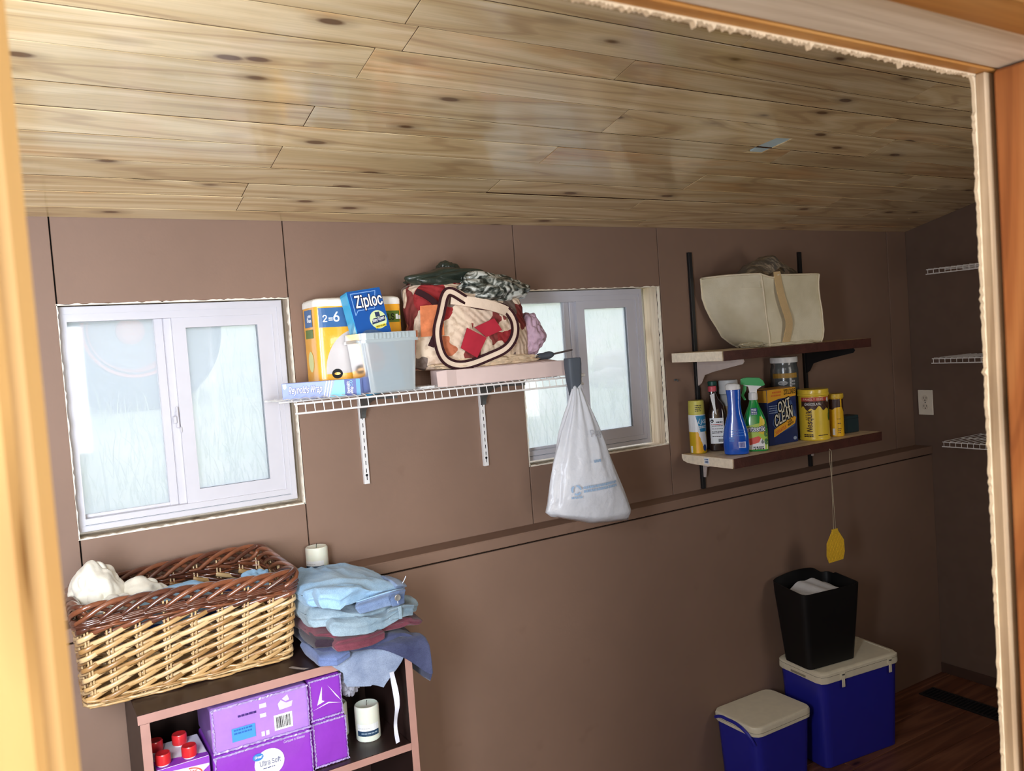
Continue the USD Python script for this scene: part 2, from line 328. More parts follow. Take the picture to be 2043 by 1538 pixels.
# back wall: panels with open joints round the two windows, on a dark backing
wb = setting('wall_back')
W1 = (0.0, .606); W2 = (1.405, 2.056); ZT, ZB = 1.931, 1.316; LED = 1.115
def panel(x0, x1, z0, z1, y=0.0, g=.0018): part('panel', cbox(x0 + g, x1 - g, y, y + .012, z0 + g * .4, z1, .0008), PAINT, wb)
panel(XL, W1[0] + .003, LED - .1, 2.19); panel(W1[0] + .003, W1[1], ZT, 2.19); panel(W1[0] + .003, W1[1], LED - .1, ZB)
panel(W1[1], W2[0], LED - .1, 2.19); panel(W2[0], W2[1] + .004, ZT, 2.19); panel(W2[0], W2[1] + .004, LED - .1, ZB)
panel(W2[1] + .004, 3.505, LED - .1, 2.19); panel(3.505, XR, LED - .1, 2.19, -.004)
hole = [shapely.box(a - .0, ZB, b, ZT) for a, b in (W1, W2)]
back = shapely.box(XL - .1, -.1, XR + .1, 2.3).difference(shapely.union_all(hole))
part('backing', extrude(back, .006, 'y', .0125), DARK, wb)
part('sheathing', extrude(back, .03, 'y', .10), M('outer_siding', (150, 142, 130), .8), wb)
for a, b in (W1, W2):               # raw framing round each opening
    part('stud', box(a - .04, a, .0185, .10, ZB - .03, ZT + .03), RAW, wb); part('stud', cbox(b, b + .04, .0185, .10, ZB - .03, ZT + .03, .002), RAW, wb)
    part('header', box(a - .04, b + .04, .0185, .10, ZT, ZT + .04), RAW, wb); part('sill', box(a - .04, b + .04, .0185, .10, ZB - .04, ZB), RAW, wb)
def ragged(x0, z0, x1, z1, w, seed, n=60, amp=.0022):
    """strip of torn board edge from one point to another in the wall's plane"""
    t = np.linspace(0, 1, n); r = np.random.default_rng(seed); a = np.array([x0, z0]); b = np.array([x1, z1]); d = (b - a) / np.linalg.norm(b - a); nn = np.array([-d[1], d[0]])
    p = a + t[:, None] * (b - a); off = w + amp * (r.random(n) - .4) * 2
    return Polygon(np.vstack([p, (p + nn * off[:, None])[::-1]]))
CHALK = M('torn_board_edge', (234, 224, 206), .9, .1, bump=.12, bscale=300)
for i, (a, b) in enumerate((W1, W2)):
    part('cut_edge', extrude(ragged(a, ZB - .001, b, ZB - .001, .0035, 3 + i), .0135, 'y', -.001), CHALK, wb)
    part('cut_edge', extrude(ragged(b - .004 + .0035, ZT, b - .004 + .0035, ZB, -.004, 13 + i), .0135, 'y', -.001), CHALK, wb)
    part('cut_edge', extrude(ragged(a, ZT - .0025, b, ZT - .0025, .003, 23 + i), .0135, 'y', -.001), CHALK, wb)
    part('cut_edge', extrude(ragged(a + .001, ZT, a + .001, ZB, .002, 33 + i), .0135, 'y', -.001), CHALK, wb)
# lower wall stands proud and carries a ledge
part('lower_panel', cbox(XL, XR, -.086, -.074, 0, LED - .042, .001), PAINT, wb)
part('lower_backing', box(XL, XR, -.073, .0, 0, LED - .045), DARK, wb)
part('ledge', cbox(XL, XR, -.092, 0, LED - .036, LED, .0025), PAINT, wb)
# the other walls
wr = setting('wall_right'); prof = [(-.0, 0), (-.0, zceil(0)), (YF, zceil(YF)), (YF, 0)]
part('panel', extrude(Polygon([(.12, -.1), (.12, 2.3), (YF - .1, zceil(YF) + .15), (YF - .1, -.1)]), .10, 'x', XR + .001), M('right_wall_brown', (106, 86, 74), .65, .3), wr)  # one even brown, darker than the other walls
part('cover_strip', cbox(XR - .006, XR, YF, -.004, 0, .05, .002), M('dark_baseboard', (70, 48, 38), .6), wr)
wl = setting('wall_left'); part('panel', extrude(Polygon([(.12, -.1), (.12, 2.3), (YF - .1, zceil(YF) + .15), (YF - .1, -.1)]), .10, 'x', XL - .101), PAINT, wl)
DX0, DX1, DZ = -.111, .806, 2.0
wf = setting('wall_front'); ADDED_OPENINGS = shapely.union_all([shapely.box(-.82, 1.1, -.24, 2.1), shapely.box(2.38, 1.25, 2.86, 1.95)])  # unseen openings made up for the two added fill lights
part('panel', extrude(shapely.box(XL, 0, XR, zceil(YF) + .05).difference(shapely.box(DX0 - .02, -.1, DX1 + .02, DZ + .012)).difference(ADDED_OPENINGS), .010, 'y', YF), PAINT, wf)
hall = shapely.box(-2.1, -.1, XR, 2.75).difference(shapely.box(DX0 - .02, -.2, DX1 + .02, DZ + .02))
w4 = setting('window_4'); part('frame', extrude(shapely.box(2.35, 1.22, 2.89, 1.98).difference(shapely.box(2.39, 1.26, 2.85, 1.94)), .05, 'y', -1.945), M('white_vinyl', (196, 194, 200), .35, .5, var=.02), w4)  # made-up frame round the right fill light, never in view
w3 = setting('window_3'); part('frame', extrude(shapely.box(-.85, 1.07, -.21, 2.13).difference(shapely.box(-.81, 1.11, -.25, 2.09)), .05, 'y', -1.945), M('white_vinyl', (196, 194, 200), .35, .5, var=.02), w3)  # made-up frame round the left fill light, never in view
part('hall_face', extrude(hall, .012, 'y', -2.03), M('hall_board', (226, 200, 158), .6), wf)

def torn_strip(p0, p1, width, depth0, depth1, seed, n=170):
    """frayed lip of the cut wall board along the door opening: x-z line, frayed towards the opening's middle"""
    r = np.random.default_rng(seed); t = np.linspace(0, 1, n); a, b = np.array(p0), np.array(p1); d = (b - a) / np.linalg.norm(b - a); nn = np.array([-d[1], d[0]])
    fray = .002 + .003 * r.random(n) ** 2 + .004 * (r.random(n) > .93) * r.random(n)
    p = a + t[:, None] * (b - a)
    return extrude(Polygon(np.vstack([p + nn * width, (p - nn * fray[:, None])[::-1]])), depth1 - depth0, 'y', depth0)
t1 = setting('trim_1')      # post left of the doorway
part('post', cbox(DX0 - .045, DX0, -2.03, -1.925, 0, DZ + .02, .006), YELLOWPOST, t1)
part('casing', cbox(DX0 - .14, DX0 - .012, -2.05, -2.03, 0, DZ + .02, .004), YELLOWPOST, t1)
t2 = setting('trim_2')      # right jamb
part('board_edge', cbox(DX1 - .001, DX1 + .03, -1.9315, -1.921, 0, DZ, .001), RAW, t2)
part('torn_edge', torn_strip((DX1 - .0005, DZ - .002), (DX1 - .0005, 0), .004, -1.9213, -1.9175, 5, 420), CHALK, t2)
part('jamb', cbox(DX1 + .004, DX1 + .04, -2.03, -1.937, 0, DZ + .0, .003), ORANGE, t2)
part('jamb', cbox(DX1 + .010, DX1 + .05, -2.09, -2.031, 0, DZ + .03, .003), ORANGE, t2)
t3 = setting('trim_3')      # header over the doorway
part('header', cbox(DX0 - .05, DX1 + .06, -2.012, -1.938, DZ + .002, DZ + .09, .002), GREYBOARD, t3)
part('board_edge', cbox(DX0 - .05, DX1 + .03, -1.9365, -1.921, DZ + .0005, DZ + .03, .001), wood('amber_board_edge', (214, 168, 108), (200, 150, 90), (168, 112, 60), 0, .5, .3, .2, .8, .2), t3)
part('torn_edge', torn_strip((DX0 - .05, DZ + .0015), (DX1 + .01, DZ + .0015), .006, -1.9213, -1.9155, 9, 520), CHALK, t3)
part('front_board', cbox(DX0 - .05, DX1 + .06, -2.06, -2.013, DZ - .003, DZ + .1, .003), LOOK['amber_board_edge'], t3)
part('front_board', cbox(DX0 - .05, DX1 + .06, -2.09, -2.061, DZ - .006, DZ + .1, .003), LOOK['yellow_pine_post'], t3)

# the room the photograph is taken from
HALLW = M('hall_plaster', (232, 220, 200), .7)
hf = setting('floor'); part('slab', box(-2.2, XR + .1, -5.3, YF - .11, -.1, 0), M('hall_floor', (206, 194, 176), .5), hf)
hc = setting('ceiling'); part('slab', box(-2.2, XR + .1, -5.3, YF - .11, 2.62, 2.75), M('hall_ceiling', (236, 226, 208), .7), hc)
h1 = setting('wall_hall_left'); part('panel', box(-2.2, -2.1, -5.3, YF - .1, -.1, 2.75), HALLW, h1)
h2 = setting('wall_hall_right'); part('panel', box(XR, XR + .1, -5.3, YF - .1, -.1, 2.75), HALLW, h2)
h3 = setting('wall_hall_back'); part('panel', extrude(shapely.box(-2.2, -.1, XR + .1, 2.75).difference(shapely.box(-1.05, 1.1, .45, 2.3)), .08, 'y', -5.1), HALLW, h3)
part('window_frame', extrude(shapely.box(-1.09, 1.06, .49, 2.34).difference(shapely.box(-1.03, 1.12, .43, 2.28)), .05, 'y', -5.06), VINYL, h3)
part('outer_skin', box(-2.2, XR + .1, -5.3, -5.25, -.1, 2.75), DARK, h3)

# windows
def pane_mat():  # the translucent share is a veil standing in for lens glare
    n = {'t': ('transparent_bsdf', {'color': (.98, .97, .97)}), 'l': ('translucent_bsdf', {'color': (.76, .83, .94)}), 'm': ('mix_closure', {}),
         'tc': ('texture_coordinate', {}), 'nz': ('noise_texture', {'scale': 5.0, 'detail': 5.0, 'roughness': .6}), 'r': ('rgb_ramp', {'ramp': [(.3, (.54,) * 3), (.7, (.62,) * 3)]}),
         'g': ('glossy_bsdf', {'color': (1, 1, 1), 'roughness': .03}), 'f': ('fresnel', {'IOR': 1.45}), 'm3': ('mix_closure', {})}
    l = [('tc.object', 'nz.vector'), ('nz.fac', 'r.fac'), ('r.color', 'm.fac'), ('t.BSDF', 'm.closure1'), ('l.BSDF', 'm.closure2'), ('f.fac', 'm3.fac'), ('m.closure', 'm3.closure1'), ('g.BSDF', 'm3.closure2')]
    return usdkit.material(stage, '/World/Looks/glare_veil_glass', n, l, 'm3.closure')
VEILED = pane_mat()
GASKET = M('grey_gasket', (120, 128, 134), .6)
def window(x0):
    w = setting(f'window_{1 if x0 < 1 else 2}')
    a, b, zt, zb = x0, x0 + .594, 1.928, 1.328
    def ring(o, i, y0, y1, m, name, parent=w):
        return part(name, extrude(shapely.box(o[0], o[2], o[1], o[3]).difference(shapely.box(i[0], i[2], i[1], i[3])), y1 - y0, 'y', y0), m, parent)
    ring((a, b, zb, zt), (a + .022, b - .030, zb + .033, zt - .040), .045, .100, VINYL, 'frame')
    ring((a + .002, b - .002, zb + .002, zt - .002), (a + .012, b - .016, zb + .014, zt - .020), .0425, .0452, VINYL, 'frame_lip')
    st = part('fixed_stile', cat([cbox(a + .238, a + .262, .070, .092, zb + .03, zt - .038, .002), cbox(a + .262, a + .284, .066, .094, zb + .03, zt - .038, .002)]), VINYL, w)
    part('fixed_pane', box(a + .018, a + .242, .082, .086, zb + .028, zt - .036), VEILED, w)
    part('bead', cat([box(a + .022, a + .238, .074, .0815, zb + .033, zb + .041)]), VINYL, w)
    sx0, sx1, sz0, sz1 = a + .282, b - .028, zb + .031, zt - .038
    sh = ring((sx0, sx1, sz0, sz1), (a + .318, a + .519, 1.398, 1.859), .050, .074, VINYL, 'sash')
    part('sash_pane', box(a + .314, a + .523, .062, .066, 1.394, 1.863), VEILED, w)
    part('sash_bead', extrude(shapely.box(a + .316, 1.396, a + .521, 1.861).difference(shapely.box(a + .3185, 1.3985, a + .5165, 1.8585)), .006, 'y', .0555), GASKET, w)
    la = part('latch', cat([cbox(a + .270, a + .279, .044, .052, 1.578, 1.625, .002), cbox(a + .262, a + .272, .038, .050, 1.592, 1.612, .002), cbox(a + .279, a + .2835, .044, .051, 1.565, 1.580, .001), cbox(a + .272, a + .277, .040, .048, 1.61, 1.638, .001)]), VINYL, w)
    part('weep_slot', cat([box(a + .02, b - .02, .0435, .0452, zb + .0155, zb + .0168)]), GASKET, w)
window(.002); window(1.407)

# ---------------------------------------------------------------- outside
def gz(x, y):
    p = np.stack([x * .55, y * .55, np.zeros_like(x)], -1)
    return 1.245 + .145 * np.minimum(y, 2.7) + .30 * np.maximum(y - 2.7, 0) * np.clip((y - 2.7) / 1.6 + .35, 0, 1) + .10 * (meshkit.fbm(p, 4, 2) - .5) * np.clip(y * .8, 0, 2)
gx, gy = np.meshgrid(np.linspace(-6, 16, 150), .135 + 14 * np.linspace(0, 1, 110) ** 1.6, indexing='ij')
G = np.stack([gx, gy, gz(gx, gy)], -1)
nu, nv = gx.shape; idx = np.arange(nu * nv).reshape(nu, nv); a_, b_, c_, d_ = idx[:-1, :-1].ravel(), idx[1:, :-1].ravel(), idx[1:, 1:].ravel(), idx[:-1, 1:].ravel()
SOIL = usdkit.material(stage, '/World/Looks/grassy_ground', {'tc': ('texture_coordinate', {}), 'n': ('noise_texture', {'scale': 1.6, 'detail': 7.0, 'roughness': .65}),
    'r': ('rgb_ramp', {'ramp': [(.32, lin((186, 204, 176))), (.5, lin((214, 216, 190))), (.68, lin((232, 222, 208)))]}), 'p': ('principled_bsdf', {'roughness': .9, 'specular_ior_level': .1})}, [('tc.object', 'n.vector'), ('n.fac', 'r.fac'), ('r.color', 'p.base_color')], 'p.BSDF')
gr = tag(usdkit.mesh(stage, path_for('ground', None), trimesh.Trimesh(G.reshape(-1, 3), np.vstack([np.c_[a_, b_, c_], np.c_[a_, c_, d_]]), process=False), SOIL, True), kind='structure')
N = 16000; r_ = np.random.default_rng(5)
bx, by = r_.uniform(-1.5, 7.5, N), .45 + 5.2 * r_.random(N) ** 1.5; bz = gz(bx, by)
hgt = .04 + .10 * r_.random(N) ** 2 + .14 * (r_.random(N) > .93); an = r_.uniform(0, 6.283, N); wd = .0022 + .002 * r_.random(N)
lean = r_.uniform(.1, .7, N)[:, None] * np.c_[np.cos(an + 1.3), np.sin(an + 1.3)] * hgt[:, None]
base = np.c_[bx, by, bz - .004]; side = np.c_[np.cos(an), np.sin(an), np.zeros(N)] * wd[:, None]
mid = base + np.c_[lean * .35, hgt * .6]; tip = base + np.c_[lean, hgt]
V = np.stack([base - side, base + side, mid - side * .8, mid + side * .8, tip], 1).reshape(-1, 3); o = np.arange(N)[:, None] * 5
F = np.vstack([o + [0, 1, 3], o + [0, 3, 2], o + [2, 3, 4]])
single('grass', trimesh.Trimesh(V, F, process=False), M('pale_grass', (204, 212, 176), .7, .2, var=.25, vscale=3.0), 'pale sunlit grass growing on the bank outside the two windows', 'grass', kind='stuff')
# the wheel parked outside the left window
wh = thing('wheel', 'black tyre with orange rim on the bank outside the left window', 'wheel', (.43, 2.0, 1.955))
def ywheel(prof, n=56):
    q = lathe(prof, n); v = q.vertices.copy(); q.vertices = np.column_stack([v[:, 0], v[:, 2], v[:, 1]]); q.invert(); return q
TYRE = M('tyre_rubber', (34, 38, 46), .75, .3, bump=.4, bscale=40)
part('tyre', cat([ywheel([(.232, .02), (.25, .0), (.33, -.012), (.385, .01), (.412, .05), (.412, .20), (.385, .24), (.30, .26), (.232, .24)])] + [ywheel([(.411, .03), (.421, .035), (.421, .05), (.411, .055)]), ywheel([(.411, .10), (.421, .105), (.421, .15), (.411, .155)])]), TYRE, wh, smooth=35)
part('rim', ywheel([(.222, .015), (.236, .002), (.236, .02), (.215, .05), (.205, .20), (.215, .235), (.20, .235), (.19, .19), (.20, .05), (.21, .02)]), M('orange_paint', (226, 110, 60), .5), wh, smooth=35)
hub = part('disc', ywheel([(.07, .165), (.09, .155), (.12, .16), (.135, .17), (.208, .18), (.208, .19), (.07, .185)]), M('dull_steel', (150, 150, 152), .5, metal=.4), wh, smooth=35)
for k in range(8):
    t = k * math.pi / 4 + .2; c = manifold3d.Manifold.cylinder(.02, .009, .009, 6).rotate((90, 0, 0)).translate((.105 * math.cos(t), .16, .105 * math.sin(t))); part('lug_nut', unman(c), LOOK['dull_steel'], hub)
part('hub', ywheel([(.0, .12), (.05, .12), (.066, .135), (.068, .18), (.0, .18)]), M('orange_hub', (214, 120, 84), .5), wh, smooth=35)
ROCK = M('pale_rock', (206, 196, 182), .9, .2, var=.18, vscale=8, bump=.6, bscale=20)
for (x, y, s, lb) in ((2.95, 1.5, .10, 'pale rounded rock in the grass behind the right window, right pane'), (3.35, 1.9, .15, 'largest pale rock on the bank outside the right window'), (2.75, 1.95, .11, 'pale rock on the bank behind the right window, left pane'), (1.35, 2.4, .12, 'pale rock on the bank right of the orange-rimmed tyre')):
    z = float(gz(np.array([x]), np.array([y]))[0]); single('rock', lump((x, y, z + s * .35), (s * 1.4, s, s * .8), .28, 1.6, int(x * 10), 3), ROCK, lb, 'rock', smooth=True)

def clip_front(mesh):
    return mesh
def subdiv(mesh, L=.008):
    mm = mesh
    for _ in range(5):
        e = mm.vertices[mm.edges_unique]
        if np.linalg.norm(e[:, 0, :2] - e[:, 1, :2], axis=1).max() < L * 1.6 or len(mm.faces) > 8000: break
        mm = mm.subdivide()
    return mm
def onto(mesh, prof, p=4.0, off=.0003):
    """flat print (x across, y up) laid on the front (-y) of a bottle() with this profile"""
    mm = subdiv(mesh); v = mm.vertices; q = np.array([r[:3] for r in prof]); a = np.interp(v[:, 1], q[:, 0], q[:, 1]); b = np.interp(v[:, 1], q[:, 0], q[:, 2])
    k = np.clip(np.abs(v[:, 0]) / a, 0, .985); y = -b * (1 - k ** p) ** (1 / p)
    mm = mm.copy(); mm.vertices = np.column_stack([v[:, 0], y - v[:, 2] - off, v[:, 1]]); return mm
def front(mesh, y): return place(mesh, (0, y, 0), (1, 0, 0), (0, 0, 1))
def left_side(mesh, x, y0): return place(mesh, (x, y0, 0), (0, -1, 0), (0, 0, 1))
def outlined(fn, d, z=.0):
    """fn(dx, dy) -> mesh; a thicker copy of a lettering to lie under it"""
    return cat([fn(d * math.cos(t), d * math.sin(t)) for t in np.linspace(0, 2 * math.pi, 8, endpoint=False)])

# ---------------------------------------------------------------- wire shelf on the back wall
SZ = 1.636
ENAMEL = M('white_enamel', (226, 224, 222), .35, .5, var=.02)
ws = thing('wire_shelf', 'white wire shelf with a front lip fixed to the back wall between the two windows', 'shelf', (0, 0, 0))
wx = np.linspace(.512, 1.437, 38)
for x in wx:
    part('deck_wire', tube(smooth_path([(x, -.004, SZ - .0015), (x, -.15, SZ - .0015), (x, -.285, SZ - .0015), (x, -.2985, SZ - .008), (x, -.3, SZ - .030)], 14), .0014, 6), ENAMEL, ws, smooth=40)
for y, z, r in ((-.006, SZ - .0055, .0026), (-.155, SZ - .0055, .0026), (-.2965, SZ - .0062, .0028), (-.3015, SZ - .031, .0028)):
    part('rail', tube([(.508, y, z), (1.441, y, z)], r, 8), ENAMEL, ws, smooth=40)
part('end_cap', cbox(1.428, 1.447, -.306, -.286, SZ - .008, SZ + .002, .002), WHITE, ws); part('end_clip', cbox(1.430, 1.436, -.06, -.02, SZ, SZ + .03, .001), WHITE, ws)
GREYMETAL = M('grey_steel_bracket', (92, 94, 92), .5, .5, .35)
for i, (x, zb) in enumerate(((.800, 1.347), (1.2275, 1.345))):
    u = thing('slotted_upright', ('left white slotted shelf upright, under the clear tub end of the wire shelf', 'white slotted shelf upright on the back wall beside the right window')[i], 'shelf upright', (x, 0, 0))
    w = .0085
    part('channel', cat([cbox(-w, w, -.013, -.0115, zb, SZ - .006, .0005), cbox(-w, -w + .0015, -.0125, -.0003, zb, SZ - .006, .0005), cbox(w - .0015, w, -.0125, -.0003, zb, SZ - .006, .0005)]), ENAMEL, u)
    k = 0
    for z in np.arange(zb + .012, SZ - .04, .0235):
        part('slot', box(-.0011, .0011, -.0134, -.0128, z, z + .0125), BLACK, u)
    part('screw_hole', unman(manifold3d.Manifold.cylinder(.0006, .0042, .0042, 14).rotate((90, 0, 0)).translate((0, -.0129, zb + .0275))), BLACK, u)
    b = thing('shelf_bracket', ('dark grey curved bracket carrying the wire shelf above the left white upright', 'dark grey curved bracket carrying the wire shelf above the right white upright')[i], 'bracket', (x, 0, 0))
    pr = [(-.0135, SZ - .0095)] + [(-.28, SZ - .0095), (-.28, SZ - .018)] + [(-.0135 - .014 - .15 * (1 - math.sin(t)) ** 1.0, SZ - .021 - .062 * (1 - math.cos(t)) ** 1.1) for t in np.linspace(.1, math.pi / 2, 10)] + [(-.0135, SZ - .085)]
    part('arm', extrude(Polygon(pr).buffer(0), .013, 'x', -.0065), GREYMETAL, b)
    part('flange', cat([cbox(-.008, .008, -.28, -.014, SZ - .0108, SZ - .0092, .0005)]), GREYMETAL, b)

# paper towels in a printed wrapper, against the wall
WRAP_O = M('orange_wrapper', (246, 176, 54), .28, .5, var=.05, bump=.35, bscale=30, coat=.5)
PT = thing('paper_towel_pack', 'orange and white wrapped pack of two paper towel rolls standing on the wire shelf', 'paper towels', (.770, -.077, SZ))
rr_ = [(.0, .132, .060), (.004, .135, .064), (.27, .135, .064), (.277, .131, .060)]
body = bottle([(z, a, b) for z, a, b in rr_], 40, 9.0)
part('wrapper', body, WRAP_O, PT, smooth=40)
prof = [(z, a, b) for z, a, b in rr_]
part('paper_top', bottle([(.256, .1357, .0647), (.2705, .1357, .0647), (.277, .1318, .061), (.281, .12, .05)], 40, 9.0), M('towel_white', (240, 236, 228), .8, .2, bump=.3), PT, smooth=40)
part('blue_band', onto(cat([rect(-.124, .196, -.052, .252), rect(-.052, .196, .0, .250)]), prof, 9), M('print_blue', (58, 104, 156), .4), PT)
part('green_band', onto(rect(.055, .202, .134, .236), prof, 9), M('print_green', (92, 118, 46), .4), PT)
t = np.linspace(math.pi / 2, math.pi, 12)
part('white_panel', onto(flat(np.vstack([np.c_[-.015 + .10 * np.cos(t), .062 + .125 * np.sin(t)], [[-.015, .062]]])), prof, 9), M('print_grey_white', (196, 190, 188), .45), PT)
t = np.linspace(0, math.pi / 2, 12)
part('white_panel', onto(flat(np.vstack([[[.02, .062]], np.c_[.02 + .09 * np.cos(t), .062 + .125 * np.sin(t)]])), prof, 9), LOOK['print_grey_white'], PT)
part('lettering', onto(cat([txt('2=', .019, -.116, .212, True), txt('6', .027, -.086, .212, True)]), prof, 9, .0007), PAPER, PT)
part('lettering', onto(txt('LS', .018, .084, .2095, True, width=.022), prof, 9, .0007), BLACK, PT)
part('icon', onto(cat([rect(.112, .211, .120, .226), rect(.122, .211, .129, .222)]), prof, 9, .0007), PAPER, PT)
part('emblem', onto(oval(-.083, .062, .016, .014), prof, 9, .0007), BLACK, PT); part('emblem_mark', onto(oval(-.083, .062, .009, .004), prof, 9, .0012), WRAP_O, PT)
part('lettering', onto(txt('high', .017, -.098, .018, False), prof, 9, .0007), M('print_brown', (90, 62, 30), .5), PT)
part('side_print', left_side(cat([rect(-.03, .20, .035, .250)]), -.1358, 0), LOOK['print_blue'], PT); part('side_print', left_side(rect(-.03, .168, .035, .193), -.1358, 0), LOOK['print_green'], PT)
part('side_lettering', left_side(cat([txt('6', .018, -.01, .215, True), txt('mm', .009, .006, .228, True), txt('mm', .009, .006, .214, True)]), -.1362, 0), PAPER, PT)
part('side_print', left_side(oval(.0, .10, .022, .03), -.1358, 0), M('print_leaf', (214, 216, 150), .5), PT)

# clear tub with the freezer bag box leaning in it
TUBM = film('clear_tub_plastic', (222, 230, 232), .40, .2)
tub = thing('plastic_tub', 'clear plastic tub with a ribbed rim near the left end of the wire shelf', 'tub', (.799, -.2165, SZ))
def rr2(a, b, r=.012, n=6):
    return Polygon([(-a, -b), (a, -b), (a, b), (-a, b)]).buffer(-r).buffer(r, quad_segs=n)
def ringpoly(a, b, r, m):
    pg = rr2(a, b, r); return np.array([pg.exterior.interpolate(s, True).coords[0] for s in np.linspace(0, 1, m, endpoint=False)])
A0, A1 = ringpoly(.0705, .062, .012, 48), ringpoly(.0855, .068, .013, 48)
def at_z(p, z): return np.column_stack([p, np.full(len(p), z)])
k_ = .975
part('wall', loft([at_z(A0 * .2, .0006), at_z(A0 * .97, .0006), at_z(A0, .004), at_z(A1, .168), at_z(A1 * k_, .168), at_z(A0 * k_, .004), at_z(A0 * .9, .0026), at_z(A0 * .2, .0026)], cap=True), TUBM, tub, smooth=30)
B1 = ringpoly(.0915, .0725, .014, 48); B2 = ringpoly(.0872, .0695, .013, 48)
part('rim', loft([at_z(B2, .142), at_z(B1, .142), at_z(B1, .150), at_z(B2, .151), at_z(B2, .169), at_z(A1 * .99, .169), at_z(A1 * .99, .142)], cap=False), film('frosted_tub_rim', (222, 232, 234), .35, .2), tub, smooth=25)
for i in range(10): part('rib', box(-.052 + i * .0115, -.0505 + i * .0115, -.0735, -.0690, .152, .166), LOOK['frosted_tub_rim'], tub)
part('hinge_tab', cbox(-.096, -.090, -.05, .03, .143, .152, .001), LOOK['frosted_tub_rim'], tub)

ZB_ = M('box_royal_blue', (26, 84, 160), .4, .5, var=.04); TEAL = M('box_teal', (42, 160, 206), .4, .5, var=.08)
zx = UsdGeom.Xform.Define(stage, path_for('freezer_bag_box', None)); tag(zx, 'blue and teal upright carton of freezer bags leaning in the clear tub', 'box')
zx.AddTranslateOp().Set(Gf.Vec3d(.800, -.247, SZ + .004)); zx.AddRotateXYZOp().Set(Gf.Vec3f(-9.5, -7.0, 3))
bw, bd, bh = .053, .050, .298
part('carton', cbox(-bw, bw, 0, bd, 0, bh, .0015), TEAL, zx)
part('blue_face', front(flat([(-bw + .001, .138), (bw - .001, .152), (bw - .001, bh - .001), (-bw + .001, bh - .001)]), -.0001), ZB_, zx)
part('blue_top', place(rect(-bw + .001, .001, bw - .001, bd - .001), (0, 0, bh), (1, 0, 0), (0, 1, 0)), ZB_, zx)
part('side_print', left_side(flat([(-.048, .18), (-.003, .215), (-.003, .29), (-.048, .29)]), -bw - .0001, .0), M('box_cyan', (62, 176, 222), .4), zx)
part('side_print', left_side(flat([(-.048, .06), (-.003, .06), (-.003, .20), (-.048, .165)]), -bw - .0001, .0), M('box_pale_cyan', (150, 212, 234), .4), zx)
part('logo_frame', front(cat([flat(Polygon([(-.042, .228), (-.032, .240), (.02, .240), (.035, .290), (-.042, .290)]).exterior.buffer(.0011))]), -.0004), M('frame_pale_blue', (130, 170, 220), .5), zx)
zt = lambda dx=0, dy=0: txt('Ziploc', .034, -.037 + dx, .248 + dy, True, .05, width=.084)
part('lettering_edge', front(outlined(zt, .0022), -.0008), M('print_navy', (14, 36, 92), .5), zx)
part('lettering', front(zt(), -.0014), PAPER, zx)
part('badge_glow', front(oval(.022, .206, .026, .027), -.0004), M('badge_pale', (210, 224, 170), .5), zx)
part('badge', front(cat([flat([(.0, .194), (.043, .200), (.046, .216), (.004, .210)]), rect(.016, .214, .030, .228)]), -.0008), M('badge_slate', (40, 52, 86), .5), zx)
part('badge_lettering', front(txt('Stay Open', .0085, .003, .200, True, .1, width=.038, rot=.14), -.0013), PAPER, zx)
part('badge_strip', front(flat([(.008, .181), (.042, .184), (.042, .192), (.008, .189)]), -.0009), M('print_yellow', (236, 214, 60), .5), zx)
part('badge_lettering', front(txt('EASY FILLING', .0042, .0105, .1835, True, width=.029, rot=.08), -.0013), BLACK, zx)
part('picture', front(flat([(-.05, .150), (-.045, .172), (-.025, .182), (.0, .180), (.03, .166), (.045, .152)]), -.0004), M('picture_steel', (70, 96, 134), .5, var=.2, vscale=60), zx)
part('picture', front(oval(-.02, .102, .03, .042), -.0004), M('picture_red', (196, 96, 104), .5, var=.25, vscale=60), zx)
part('small_print', front(cat([txt('FREEZER', .010, -.03, .076, True), rough_lines(-.03, .03, .062, 2, .007, .003, 5), rough_lines(-.03, .045, .03, 3, .009, .0035, 6)]), -.0004), M('print_pale_blue', (176, 220, 240), .5), zx)

# foil box lying across the front of the shelf
rw = thing('foil_box', 'long lavender and blue foil carton lying at the left front of wire shelf', 'box', (.521, -.150, SZ), -30.0); UsdGeom.Xformable(rw).AddScaleOp().Set(Gf.Vec3f(.92, 1, 1))
L_ = .235; LAV = M('foil_lavender', (142, 158, 216), .4, .5, var=.03)
part('carton', cbox(0, L_, 0, .045, 0, .046, .001), LAV, rw)
part('cyan_panel', front(flat([(.142, .0005), (.188, .0005), (.188, .0455), (.160, .0455)]), -.0001), M('foil_cyan', (120, 204, 236), .4), rw)
part('navy_panel', front(rect(.188, .0005, .2225, .0455), -.0001), M('foil_navy', (26, 46, 134), .4), rw)
part('teal_panel', front(rect(.2225, .0005, L_ - .0005, .0455), -.0001), M('foil_teal', (46, 134, 180), .4), rw)
part('stripe', front(cat([flat([(.122 + i * .008, .0005), (.1255 + i * .008, .0005), (.1375 + i * .008, .0455), (.134 + i * .008, .0455)]) for i in range(3)]), -.0004), PAPER, rw)
rwl = lambda dx=0, dy=0: txt('Reynolds Wrap', .019, .018 + dx, .0165 + dy, True, .18, width=.100)
part('lettering_edge', front(outlined(rwl, .0009), -.0003), M('foil_edge_blue', (88, 110, 190), .5), rw)
part('lettering', front(rwl(), -.0008), PAPER, rw)
part('lettering', front(cat([txt('Reynolds', .0085, .203, .006, True, .1, width=.033, rot=math.pi / 2), txt('Wrap', .0085, .2125, .006, True, .1, width=.018, rot=math.pi / 2)]), -.0005), PAPER, rw)
part('lettering', front(txt('50', .0095, .2125, .026, False, rot=math.pi / 2), -.0005), M('foil_cyan_print', (120, 190, 230), .5), rw)
